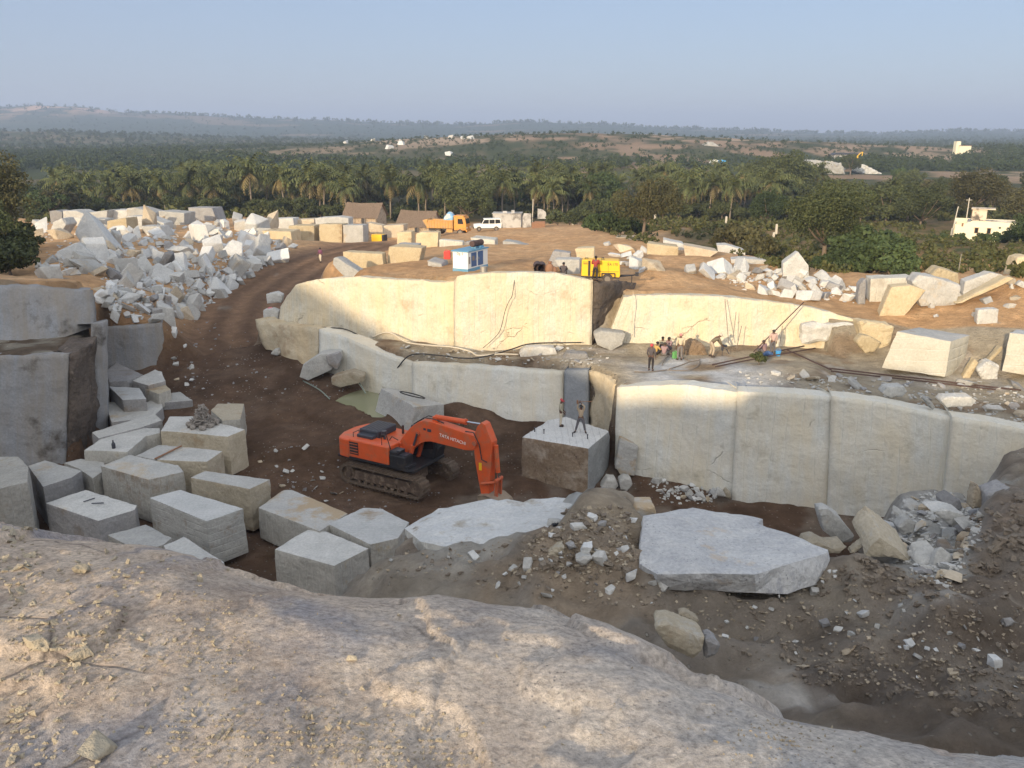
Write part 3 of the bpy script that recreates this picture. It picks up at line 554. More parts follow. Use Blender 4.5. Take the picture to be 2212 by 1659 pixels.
M['granite_lined2'] = rock_mat('drilled_grey_granite', (.33, .33, .31), (.47, .46, .43), stain=(.25, .18, .12), st_rng=(.56, .66), line=(2, .34, (.58, .58, .56)))
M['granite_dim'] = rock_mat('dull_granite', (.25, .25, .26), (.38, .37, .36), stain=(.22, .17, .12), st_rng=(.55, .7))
M['granite_tan2'] = rock_mat('buff_granite', (.38, .33, .24), (.52, .46, .36), stain=(.30, .21, .12), st_rng=(.55, .7), stain2=(.46, .44, .40))
M['granite_patch'] = rock_mat('patchy_granite', (.42, .42, .41), (.56, .55, .52), stain=(.46, .36, .24), st_rng=(.47, .55), st_sc=.28)
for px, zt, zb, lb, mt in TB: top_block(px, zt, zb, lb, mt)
top_block([(1126,943),(1181,906),(1221,898),(1318,930),(1272,968)], -16.42, -19.4, 'big soil stained block with pale ribbed top under the man with the hammer', ('granite_ribbed', 'granite_rust', 'wall_fresh2'), amp=.09)
hexa([(823,838,52.5),(846,837,54),(960,873,51),(897,878,48.8)], [(806,905,52.3),(846,900,54),(962,930,50.8),(884,945,48.6)], 'sloping pale block with a coiled ring of cable on its top beside the pond', ('granite', 'granite'), G1)
G2 = 'squared blocks stored in rows on the yard'
FB = [
 ([(623,487),(679,487),(678,520),(620,521)],133,3,'square buff block at the left end of the front yard row','granite_gold'),
 ([(689,484),(739,484),(739,522),(688,521)],133,3.2,'middle square buff block of the front yard row','granite_gold'),
 ([(740.5,486),(784,486),(785,522),(740.5,522)],133,3.2,'whitish square block of the front yard row beside the small yellow machine','granite'),
 ([(680,471),(728,468),(753,471),(752,488),(682,488)],141,3,'long pale block stacked behind the front yard row','granite'),
 ([(578,473),(633,471),(636,488),(580,488)],146,3,'pale block at the back of the yard row near the palms','granite'),
 ([(636,474),(678,473),(680,488),(638,488)],148,3,'shorter pale block next to it at the back of the yard row','granite_tan'),
 ([(565,498),(628,500),(632,521),(580,521)],127,4,'low golden block with scrap on top left of the yard row','granite_gold'),
 ([(828,487),(872,485),(872,499),(860,510),(828,512)],140,3,'shaded tan block left of the huts','granite_tan'),
 ([(790,480),(826,487),(828,505),(800,505)],146,2.5,'rough grey tan slab leaning behind the small yellow machine','granite_tan'),
 ([(857,501),(889,500),(889,530),(857,529)],104,2,'left golden block of the pair in front of the truck','granite_gold'),
 ([(898,504),(910,501),(947,502),(945,538),(920,537),(897,529)],100,2,'right streaked golden block of the pair in front of the truck','granite_gold'),
 ([(948,517),(1000,522),(1000,542),(948,539)],97,1.5,'grey block with upright drill grooves beside the golden pair','granite_vert'),
 ([(1002,523),(1023,520),(1026,537),(1004,540)],95,1.5,'small grey block behind the blue roof of the generator','granite_dim'),
 ([(1015,513),(1069,518),(1069,542),(1024,541)],102,3,'long white block behind the generator muffler','granite_vert'),
 ([(1064,532),(1090,545),(1090,551),(1064,546)],94,2,'white wedge slab right of the generator','granite'),
 ([(1085,520),(1110,523),(1140,532),(1139,547),(1106,546),(1085,536)],98,2.4,'white block at the right end of the row behind the generator','granite'),
 ([(740,543),(826,548),(830,587),(740,577)],71,1.5,'long golden block left of the big golden block','granite_gold'),
 ([(719,557),(728,556),(808,585),(799,590),(750,581),(717,571)],66.5,1.3,'white slab lying tilted in front of the long golden block','granite'),
 ([(839,532),(913,535),(903,575),(834,580)],72,2.2,'big golden block in the middle of the yard','granite_gold'),
 ([(850,529),(900,530),(900,534),(850,533)],74,2,'thin white slab behind the big golden block','granite'),
 ([(922,562),(954,570),(957,582),(923,575)],66,2.4,'low pale block with a red can on it left of the generator','granite'),
 ([(1397,525),(1466,533),(1466,557),(1397,547)],85,2.4,'golden block at the left of the right hand yard row','granite_gold'),
 ([(1432,517),(1478,527),(1478,538),(1432,531)],90,2.4,'white block on top of the right hand golden block','granite'),
 ([(1476,529),(1553,543),(1530,557),(1481,567)],83,2.6,'long pale block leaning right of the golden block','granite_tan'),
 ([(1548,529),(1570,529),(1610,541),(1610,556),(1551,544)],92,2.4,'tilted white block by the bushes behind the right row','granite'),
 ([(1578,560),(1600,558),(1657,561),(1654,574),(1581,577)],77,2,'long white block in front of the bushes','granite'),
 ([(1328,512),(1384,514),(1400,528),(1353,528)],106,3,'flat grey tan slab beside the leaning tree','granite_tan'),
 ([(1353,519),(1390,522),(1397,533),(1360,530)],100,2.5,'second flat slab in front of the leaning tree','granite_tan'),
 ([(1241,537),(1285,535),(1285,558),(1252,560)],66,1.6,'tan and white block behind the yellow compressor','granite_gold'),
 ([(1178,555),(1195,541),(1233,546),(1233,560)],67,1.2,'grey sloping slab behind the seated men','granite_dim'),
 ([(1196,560),(1253,560),(1253,580),(1215,578)],64,1.5,'white block behind the seated men left of the compressor','granite'),
 ([(1856,616),(1864,604),(1872,600),(1871,648),(1854,648)],61,1.0,'upright dark slab at the left of the long drilled block','granite_dim'),
 ([(1880,602),(1978,598),(1978,641),(1878,648)],61.5,2,'long drilled block along the right plateau edge','granite_vert'),
 ([(1968,610),(1985,593),(2018,598),(2080,616),(2070,633),(2056,642),(2020,631),(1994,626)],58.5,2,'big pale boulder lying on the dirt bank at the right','granite'),
 ([(2011,595),(2029,578),(2072,590),(2082,608),(2042,606)],63,2,'golden white boulder behind the big pale boulder','granite_gold'),
 ([(2066,637),(2072,627),(2178,597),(2191,601),(2176,612),(2080,643)],58,1.2,'long slab leaning upwards on the dirt bank','granite_gold'),
 ([(2084,608),(2141,588),(2168,594),(2080,628)],60,1.2,'long slab behind the leaning slab','granite'),
 ([(1904,635),(1926,619),(1968,616),(2002,627),(1960,629)],57.5,1.2,'thin lens shaped slab on the dirt bank','granite_gold'),
 ([(2113,669),(2160,667),(2158,681),(2113,683)],54,.8,'small white brick of stone in the dirt bank','granite'),
 ([(2117,785),(2165,746),(2169,752),(2124,788)],49.5,.6,'narrow golden slab leaning beside the big drilled block','granite_gold'),
 ([(2082,793),(2106,774),(2116,783),(2098,797)],49,.6,'lens shaped golden stone at the foot of the leaning slab','granite_gold'),
 ([(2110,800),(2135,780),(2162,790),(2158,812),(2125,815)],48.5,.9,'pale boulder between the two big drilled blocks','granite'),
 ([(2190,577),(2196,557),(2215,552),(2245,560),(2245,586),(2210,589)],66,2,'rounded golden boulder at the right edge','granite_gold'),
 ([(1725,543),(1735,556),(1747,573),(1750,590),(1692,588),(1691,569)],70,1.6,'pointed white block standing above the right rubble row','granite'),
 ([(406,448),(458,449),(470,480),(408,480)],150,4,'grey slab topped block highest in the back row at the left','granite_dim'),
 ([(342,455),(398,460),(398,492),(345,492)],140,4,'pale grey cube left of the slab topped block','granite'),
 ([(273,450),(290,448),(333,459),(335,472),(272,480)],146,4,'pale block with a peaked end in the back row','granite'),
 ([(231,454),(275,454),(272,470),(230,475)],152,4,'shaded grey block in the back row','granite'),
 ([(182,460),(232,454),(226,474),(188,476)],150,4,'rough whitish block in the back row','granite'),
 ([(135,455),(164,455),(180,461),(181,476),(135,477)],150,4,'cream block near the left end of the back row','granite'),
 ([(106,456),(120,454),(134,458),(133,471),(107,470)],155,3,'rounded grey block at the left end of the back row','granite_dim'),
 ([(230,477),(272,470),(276,502),(232,502)],120,3,'orange sided block in front of the back row','granite_gold'),
 ([(271,467),(310,467),(355,482),(355,491),(280,492)],130,3,'long low grey block in front of the peaked block','granite'),
 ([(302,488),(345,489),(360,509),(320,511)],114,2.5,'cream block with a shaded end beside the bare soil','granite'),
 ([(192,472),(227,473),(229,490),(195,489)],130,2.5,'small grey block left of the orange sided block','granite'),
 ([(113,480),(133,470),(143,486),(120,500),(95,492)],110,2.5,'pale boulder at the left end of the heap near the dark tree','granite'),
]
M['granite_vert'] = rock_mat('grooved_granite', (.48, .46, .40), (.64, .62, .55), stain=(.40, .36, .30), st_rng=(.55, .7), line=(0, .5, (.75, .72, .64)))
for px, Y, dp, lb, mt in FB:
    g = G2 if mt in ('granite_gold', 'granite', 'granite_tan', 'granite_vert') and Y > 62 else None
    front_block(px, Y, dp, lb, mt, g, name='boulder' if 'boulder' in lb else 'granite_slab' if 'slab' in lb else 'granite_block', cat='boulder' if 'boulder' in lb else 'granite block', amp=.12 if 'boulder' in lb else .07, skew=.15*dp)
hexa([(1937,715,50.3),(1985,706,52.6),(2097,723,51.5),(2055,737,49.6)], [(1903,795,49.6),(1960,780,52.5),(2080,808,51),(2042,816,48.9)], 'big cream block with level white drill bands on the right bench', ('granite_cut', 'granite_lined'), None)
hexa([(2180,718,49),(2195,711,51),(2330,722,50),(2325,732,48)], [(2163,802,48.4),(2195,795,50.8),(2330,815,49.8),(2320,830,47.6)], 'cream drilled block cut off by the right edge', ('granite_cut', 'granite_lined'), None)
# near bench stones
hexa([(872,1140,25.8),(905,1114,26.8),(945,1092,27.3),(1005,1085,27.4),(1060,1073,27.6),(1130,1076,27.5),(1200,1068,27.6),(1255,1077,27.2),(1312,1082,26.8),(1290,1104,25.6),(1240,1128,24.9),(1190,1164,23.6),(1120,1176,23.3),(1040,1172,23.5),(960,1178,23.4),(905,1168,24.2)],
     [(872,1186,25.8),(905,1166,26.8),(945,1146,27.3),(1005,1136,27.4),(1060,1126,27.6),(1130,1126,27.5),(1200,1121,27.6),(1255,1126,27.2),(1312,1126,26.8),(1290,1136,25.6),(1240,1161,24.9),(1190,1196,23.6),(1120,1211,23.3),(1040,1208,23.5),(960,1211,23.4),(905,1201,24.2)], 'broad white rock ledge along the rim of the near bench in front of the excavator', ('ledge', 'granite_side'), None, 'rock_ledge', 'rock ledge', .16)
def near_rock(px, Y, dp, lb, mt, **k): return front_block(px, Y, dp, lb, mt, None, name='boulder', cat='boulder', ground=False, **k)
hexa([(1388,1112,23.2),(1440,1102,24),(1496,1094,24.6),(1546,1104,24.3),(1601,1109,24.2),(1653,1116,24),(1638,1129,23.4),(1720,1156,22.4),(1793,1184,21.6),(1790,1192,21.3),(1706,1217,20.3),(1632,1240,19.6),(1541,1238,19.8),(1416,1240,19.9),(1378,1216,20.6)],
     [(1390,1155,23.2),(1440,1140,24),(1496,1130,24.6),(1546,1140,24.3),(1601,1150,24.2),(1653,1160,24),(1640,1175,23.4),(1720,1200,22.4),(1799,1242,21.4),(1760,1268,20.6),(1703,1286,20.0),(1633,1282,19.8),(1543,1276,20.1),(1418,1276,20.2),(1376,1254,20.8)],
     'huge flat grey slab lying on the dirt of the near bench', ('slab_grey', 'slab_grey'), None, 'granite_slab', 'granite slab', .085)
near_rock([(1766,1100),(1790,1099),(1818,1120),(1848,1157),(1842,1172),(1811,1175),(1781,1150)], 25.6, .7, 'pale pointed shard leaning at the foot of the tall quarry face', 'granite')
near_rock([(2111,1044),(2121,1060),(2132,1097),(2098,1100),(2100,1075)], 28, .5, 'upright wedge shaped shard at the top of the chip slope', 'granite_tan')
near_rock([(2134,1070),(2160,1062),(2185,1052),(2170,1085),(2150,1115),(2132,1110)], 27.6, .9, 'dark cleft grey rock beside the upright shard', 'granite_dim')
near_rock([(1353,1112),(1376,1096),(1416,1094),(1420,1112),(1400,1130),(1356,1136)], 25.2, .9, 'greenish grey block behind the huge flat slab', 'granite_patch')
near_rock([(1413,1362),(1420,1350),(1445,1347),(1500,1370),(1527,1382),(1520,1408),(1500,1428),(1440,1400)], 15.6, .7, 'brown weathered stone at the edge of the foreground outcrop', 'granite_tan2')
near_rock([(1522,1384),(1540,1380),(1556,1395),(1548,1415),(1522,1426)], 15.7, .5, 'small dark grey stone touching the brown weathered stone', 'granite_dim')
near_rock([(1124,1236),(1130,1222),(1211,1180),(1224,1185),(1205,1205),(1150,1235)], 20.8, .6, 'long tan stone sunk in the dirt mound', 'granite_tan2')
near_rock([(1114,1236),(1118,1205),(1142,1200),(1150,1215),(1135,1245)], 20.9, .5, 'rounded tan stone left of the long tan stone', 'granite_tan2')
near_rock([(1241,1212),(1262,1201),(1282,1207),(1262,1224)], 20.5, .4, 'pale flat chip on the dirt mound', 'granite')
near_rock([(1310,1205),(1322,1188),(1345,1184),(1352,1198),(1335,1215)], 21, .5, 'grey stone on the dirt mound left of the slab', 'granite_dim')
near_rock([(1464,1328),(1478,1323),(1513,1342),(1511,1350),(1490,1345)], 18, .3, 'thin flat stone lying on the dark dirt', 'granite_tan2')
near_rock([(1866,1203),(1880,1180),(1902,1160),(1940,1185),(1980,1222),(1930,1210)], 23.5, 1.4, 'broad flat pinkish stone at the foot of the chip slope', 'granite_tan2', lift=.5)
near_rock([(1836,1196),(1872,1168),(1888,1166),(1862,1186),(1843,1200)], 24, .4, 'thin tan plate of rock right of the slab', 'granite_tan2')
near_rock([(1735,1190),(1745,1176),(1765,1170),(1800,1185),(1835,1180),(1815,1198),(1760,1200)], 23.7, .8, 'flat tan plate behind the right tip of the slab', 'granite_tan2')
near_rock([(1940,1140),(1962,1120),(1980,1130),(1975,1152),(1950,1160)], 27, .6, 'pale slab fragment in the chip slope', 'granite')
near_rock([(2010,1105),(2050,1102),(2085,1112),(2090,1122),(2058,1140),(2030,1120)], 26.5, .9, 'largest pale plate lying in the chip slope', 'granite')
near_rock([(1900,1150),(1920,1132),(1945,1140),(1935,1165),(1910,1165)], 28, .5, 'bluish plate at the left of the chip slope', 'granite_cut')
near_rock([(646,815),(652,790),(690,765),(735,762),(738,778),(715,800),(665,824)], 57.2, 1.6, 'whitish boulder wrapped in pale dust beside the lower face', 'granite')
near_rock([(702,768),(732,762),(738,776),(728,800),(708,790)], 56.9, .8, 'dark grey broken face of stone next to the whitish boulder', 'granite_dim')
front_block([(714,815),(760,803),(788,812),(786,826),(735,838),(715,832)], 55.6, 1.2, 'tan squared block by the pond with a hose over it', 'granite_tan2', None, ground=False)
near_rock([(584,765),(590,756),(601,754),(606,763),(598,770)], 61.5, .7, 'small pale stone at the edge of the haul road', 'granite')
near_rock([(1337,1040),(1348,1032),(1362,1033),(1366,1048),(1355,1062),(1340,1060)], 44, .8, 'pale squared boulder at the foot of the hammer block', 'granite')
near_rock([(1292,1057),(1312,1033),(1330,1035),(1338,1050),(1330,1060)], 44.2, .8, 'heap of broken pale stone beside the hammer block', 'granite')
near_rock([(1328,1010),(1340,945),(1380,965),(1372,1030),(1340,1028)], 45.2, .8, 'greenish wedge of rock leaning on the tall lower face', 'granite_patch')
near_rock([(1545,1072),(1552,1056),(1562,1060),(1568,1074)], 42.5, .5, 'small white stone at the foot of the tall face', 'granite')
near_rock([(1560,1074),(1570,1058),(1578,1064),(1580,1078)], 42.6, .5, 'small tan stone next to the white one at the foot of the tall face', 'granite_tan2')
near_rock([(1120,762),(1135,750),(1170,748),(1200,752),(1205,768),(1160,776),(1125,775)], 54.5, 1, 'bluish boulder lying on the upper ledge', 'granite')
near_rock([(1213,775),(1225,762),(1270,764),(1274,786),(1240,790)], 53.2, 1, 'grey boulder on the ledge above the fresh grey face', 'granite_dim')
near_rock([(1282,722),(1300,714),(1352,720),(1345,745),(1320,760),(1290,745)], 55.8, 1.4, 'cream block under the dark recess with a dark shaded side', 'granite')
near_rock([(1905,850),(1915,836),(1955,834),(1962,846),(1950,858),(1925,862)], 43, .8, 'pale flat block on the rim of the tall face', 'granite')
near_rock([(2032,868),(2040,858),(2100,856),(2112,866),(2100,880),(2045,882)], 41.5, .8, 'long rounded pale stone on the rim at the right', 'granite')
near_rock([(1996,862),(2004,858),(2022,880),(2016,888)], 41.3, .4, 'narrow stone finger hanging over the rim', 'granite')
front_block([(1850,740),(1862,722),(1880,725),(1905,740),(1892,760),(1870,765)], 52.5, .8, 'golden spindle shaped boulder left of the big drilled block', 'granite_gold', None, name='boulder', cat='boulder', ground=False)
front_block([(1854,692),(1940,704),(1930,735),(1900,790),(1862,728)], 53.4, 1.5, 'cracked cream rock face behind the big drilled block', 'granite_gold', None, name='boulder', cat='boulder', amp=.2)
front_block([(1730,700),(1850,698),(1856,730),(1730,745)], 55.6, 1, 'low cream rock step behind the leaning rods', 'granite', None, name='boulder', cat='boulder', amp=.18)
# rubble: twenty angular pieces, set down one by one
def hull_rock(seed, flat=1.0):
    rnd = random.Random(seed); bm = bmesh.new(); k = rnd.uniform(.35, .75); tp = Vector((rnd.uniform(-.45, .45), rnd.uniform(-.4, .4), 0))
    for sx in (-1, 1):
        for sy in (-1, 1):
            for sz in (-1, 1):
                j = lambda: rnd.uniform(k, 1.05); q = Vector((sx*.52*j(), sy*.42*j(), sz*.36*flat*j())); bm.verts.new(q+tp*(.5+sz*.5)*.8)
                if rnd.random() < .4: bm.verts.new(Vector((q.x*rnd.uniform(.3, 1), q.y*rnd.uniform(.9, 1.1), q.z*rnd.uniform(.3, 1))))
    r = bmesh.ops.convex_hull(bm, input=bm.verts[:]); bmesh.ops.delete(bm, geom=list({g for g in r['geom_interior']+r['geom_unused'] if isinstance(g, bmesh.types.BMVert)}), context='VERTS')
    bmesh.ops.bevel(bm, geom=bm.edges[:], offset=.025, segments=1, affect='EDGES')
    refine(bm, .3, 2); rough(bm, .035, 2.5, seed)
    return bm
RB = [bm_mesh(hull_rock(s), 'rubble_rock') for s in range(14)]; CH = [bm_mesh(hull_rock(s+50, .45), 'stone_chip') for s in range(8)]
_mats = ['white_rubble', 'white_rubble', 'granite', 'granite_dim', 'white_rubble', 'granite', 'white_rubble', 'granite', 'granite_tan', 'white_rubble', 'granite', 'white_rubble', 'granite_cut', 'granite']
M['white_rubble'] = rock_mat('white_granite_rubble', (.50, .51, .51), (.68, .68, .66), stain=(.52, .45, .34), st_rng=(.64, .76), rnd=.22)
for i, me in enumerate(RB): me.materials.append(M[_mats[i % 14]])
for i, me in enumerate(CH): me.materials.append(M[['granite', 'granite', 'granite_tan', 'granite_dim'][i % 4]])
def inside(px, u, v):
    c = False; n = len(px)
    for i in range(n):
        (x1, y1), (x2, y2) = px[i], px[(i+1) % n]
        if (y1 > v) != (y2 > v) and u < (x2-x1)*(v-y1)/(y2-y1)+x1: c = not c
    return c
def scatter_px(px, n, s0, s1, seed, mind=.7, y0=8):
    """Points of the ground spread evenly over a region as it is seen; sizes in picture units become metres by distance."""
    rnd = random.Random(seed); out = []; kept = []; us = [p[0] for p in px]; vs = [p[1] for p in px]; tries = 0
    while len(out) < n and tries < n*40:
        tries += 1; u = rnd.uniform(min(us), max(us)); v = rnd.uniform(min(vs), max(vs))
        if not inside(px, u, v): continue
        s = s0*(s1/s0)**(rnd.random()**1.6)
        if any((u-a)**2+(1.5*(v-b))**2 < (mind*.5*(s+t))**2 for a, b, t in kept): continue
        kept.append((u, v, s)); p = ong(u, v+s*.25, y0); out.append((p, s*p.length/F, rnd.random()))
    return out
def strew(px, n, s0, s1, seed, label, group, protos, name, cat, mind=.7, sink=.12, tilt=.5, y0=8):
    rnd = random.Random(seed+1)
    for p, s, r in sorted(scatter_px(px, n, s0, s1, seed, mind, y0), key=lambda q: -q[1]):
        o = bpy.data.objects.new(name, protos[int(r*len(protos))]); COL.objects.link(o)
        o.location = p+Vector((0, 0, s*.28-s*sink)); o.scale = (s*rnd.uniform(.75, 1.4), s*rnd.uniform(.8, 1.2), s*rnd.uniform(.6, 1.2))
        o.rotation_euler = (rnd.gauss(0, tilt), rnd.gauss(0, tilt), rnd.uniform(0, 6.28)); tag(o, label, cat, group)
PILE = [(70,568),(150,545),(240,500),(330,492),(420,500),(520,468),(590,500),(640,525),(600,555),(545,590),(475,645),(425,672),(355,690),(300,660),(215,640),(200,588),(110,595)]
strew(PILE, 182, 18, 64, 3, 'angular pale granite rubble block tumbled in the big waste heap left of the haul road', 'rubble blocks in the left waste heap', RB, 'rubble_rock', 'rubble block', .5, .16, .8)
strew([(208,618),(300,600),(420,640),(430,672),(350,700),(225,695)], 28, 14, 34, 4, 'small broken granite piece at the foot of the left heap above the grey face', 'small broken pieces at the foot of the left heap', RB, 'rubble_rock', 'rubble block', .6)
strew([(70,475),(200,468),(420,480),(560,478),(640,490),(560,510),(420,500),(240,510),(80,520)], 30, 16, 36, 5, 'pale rubble block lying between the back row and the left waste heap', 'rubble between the back row and the left heap', RB, 'rubble_rock', 'rubble block', .6)
strew([(1490,575),(1600,572),(1690,585),(1760,590),(1850,612),(1856,650),(1780,645),(1650,630),(1560,600),(1480,590)], 48, 18, 52, 6, 'pale rubble block in the long row on the right plateau', 'rubble row on the right plateau', RB, 'rubble_rock', 'rubble block', .6)
strew([(1300,520),(1400,540),(1420,580),(1360,590),(1340,560)], 12, 18, 40, 8, 'pale rubble block piled right behind the yellow compressor', 'rubble behind the compressor', RB, 'rubble_rock', 'rubble block', .6)
strew([(2060,640),(2212,600),(2212,700),(2090,690),(1950,680)], 12, 12, 40, 9, 'stone half sunk in the sandy bank at the right', 'stones in the sandy bank', RB, 'loose_stone', 'stone', .9, .25)
strew([(1890,1165),(1960,1080),(2040,1062),(2115,1090),(2120,1140),(2085,1200),(2040,1260),(1985,1235),(1940,1190)], 85, 12, 46, 10, 'flat pale chip in the slope of broken stone at the right', 'chips in the slope of broken stone', CH, 'stone_chip', 'stone chip', .5, .1, .35)
strew([(1405,1045),(1450,1012),(1500,1035),(1560,1065),(1540,1085),(1440,1080)], 34, 9, 22, 11, 'broken pale stone in the small heap at the foot of the tall face', 'stones in the small heap under the tall face', RB, 'loose_stone', 'stone', .45)
strew([(620,1235),(900,1195),(1120,1180),(1350,1270),(1600,1290),(1850,1260),(2212,1260),(2212,1520),(1750,1440),(1400,1330),(1000,1255)], 70, 7, 26, 12, 'loose stone lying on the dirt of the near bench', 'loose stones on the near bench', RB+CH, 'loose_stone', 'stone', 1.0, .2)
strew([(560,960),(700,1000),(760,1080),(700,1090),(600,1050),(560,1000)], 16, 8, 20, 13, 'small stone on the brown pit floor by the excavator track', 'stones on the pit floor', CH, 'stone_chip', 'stone', 1.0, .15)
strew([(1640,790),(2200,830),(2212,900),(2050,880),(1900,850),(1700,840)], 40, 8, 28, 14, 'pale chip lying on the rim of the right bench', 'chips on the right rim', CH, 'stone_chip', 'stone chip', .6, .1, .3)
strew([(860,745),(1290,752),(1330,780),(1250,790),(1040,780),(880,770)], 22, 6, 18, 15, 'small stone on the ledge below the sunlit upper face', 'small stones on the upper ledge', CH, 'stone_chip', 'stone', .8, .1, .3)
strew([(370,720),(420,700),(430,840),(400,880),(350,800)], 8, 8, 24, 16, 'stone at the left edge of the haul road', 'stones beside the haul road', RB, 'loose_stone', 'stone', .9, .15)
strew([(1215,1110),(1330,1098),(1368,1120),(1365,1250),(1110,1250),(1150,1190)], 26, 10, 40, 31, 'stone sticking out of the tan dirt mound left of the huge slab', 'stones in the tan dirt mound', RB, 'loose_stone', 'stone', .9, .22)
strew([(1400,1246),(1640,1262),(1800,1230),(1810,1260),(1640,1290),(1400,1270)], 22, 8, 26, 32, 'stone packed under the front edge of the huge slab', 'stones under the huge slab', RB, 'loose_stone', 'stone', .7, .15)
# finer chips nobody could count: one object each
def chips(px_list, label, name, mat, seed):
    bm = bmesh.new(); rnd = random.Random(seed)
    for px, n, s0, s1 in px_list:
        for p, s, r in scatter_px(px, n, s0, s1, seed, .2):
            q = Matrix.Translation(p+Vector((0, 0, s*.08))) @ Matrix.Rotation(rnd.uniform(0, 6.28), 4, 'Z') @ Matrix.Rotation(rnd.gauss(0, .35), 4, 'X')
            vs = [bm.verts.new(q @ Vector((x*s*rnd.uniform(.12, .6), y*s*rnd.uniform(.12, .5), z*s*rnd.uniform(.06, .3)))) for x in (-1, 1) for y in (-1, 1) for z in (-1, 1)]
            for f in ((0,1,3,2),(4,6,7,5),(0,4,5,1),(2,3,7,6),(0,2,6,4),(1,5,7,3)): bm.faces.new([vs[i] for i in f])
    tag(link(name, bm_mesh(bm, name), M[mat]), label, 'gravel', kind='stuff')
chips([([(1885,1165),(1955,1075),(2040,1058),(2120,1085),(2120,1160),(2050,1275),(1960,1230)], 620, 5, 15), ([(1400,1045),(1450,1010),(1500,1030),(1570,1070),(1540,1090),(1430,1085)], 110, 4, 9), ([(1600,800),(2212,840),(2212,920),(2050,890),(1900,855),(1600,840)], 260, 4, 10), ([(860,740),(1290,745),(1330,785),(1250,795),(1040,785),(880,775)], 140, 3, 8)], 'pale splinters of stone strewn over ledges and heaps', 'stone_splinters', 'granite', 21)
chips([([(620,1240),(900,1190),(1120,1150),(1350,1200),(1850,1240),(2212,1240),(2212,1540),(1750,1450),(1400,1330),(1000,1258)], 900, 3, 10), ([(1210,1100),(1340,1090),(1370,1120),(1370,1240),(1100,1240),(1140,1180)], 240, 4, 14), ([(1,1),(2,1),(2,2)], 0, 3, 7)], 'small grey tan pebbles on the dirt', 'gravel', 'granite_tan', 22)
chips([([(215,600),(420,560),(560,540),(600,550),(470,650),(400,680),(240,690)], 520, 5, 16), (PILE, 420, 5, 15), ([(1500,575),(1850,610),(1850,655),(1600,625)], 160, 4, 12), ([(80,480),(560,480),(560,520),(100,560)], 140, 4, 10)], 'small pale rubble filling the waste heaps', 'small_rubble', 'white_rubble', 23)
chips([([(560,950),(760,1000),(1000,1080),(800,1100),(600,1050)], 90, 2, 6), ([(380,680),(520,700),(640,860),(500,900),(400,820)], 90, 2, 7), ([(640,800),(760,780),(780,840),(700,860)], 40, 2, 6)], 'dull stone bits on the pit floor and the haul road', 'grit', 'granite_dim', 24)
chips([([(620,1240),(900,1190),(1120,1150),(1350,1200),(1850,1240),(2212,1240),(2212,1540),(1750,1450),(1400,1330),(1000,1258)], 520, 4, 15), ([(2060,1130),(2212,1060),(2212,1250),(2080,1240)], 160, 6, 24), ([(1210,1100),(1340,1090),(1370,1120),(1370,1240),(1100,1240),(1140,1180)], 200, 6, 24), ([(1840,1195),(1990,1240),(2060,1290),(1900,1290),(1800,1250)], 120, 6, 20), ([(1560,1390),(1900,1400),(2212,1450),(2212,1560),(2000,1540),(1700,1470)], 320, 4, 14)], 'clods of brown soil on the near bench', 'soil_clods', 'clod', 25)
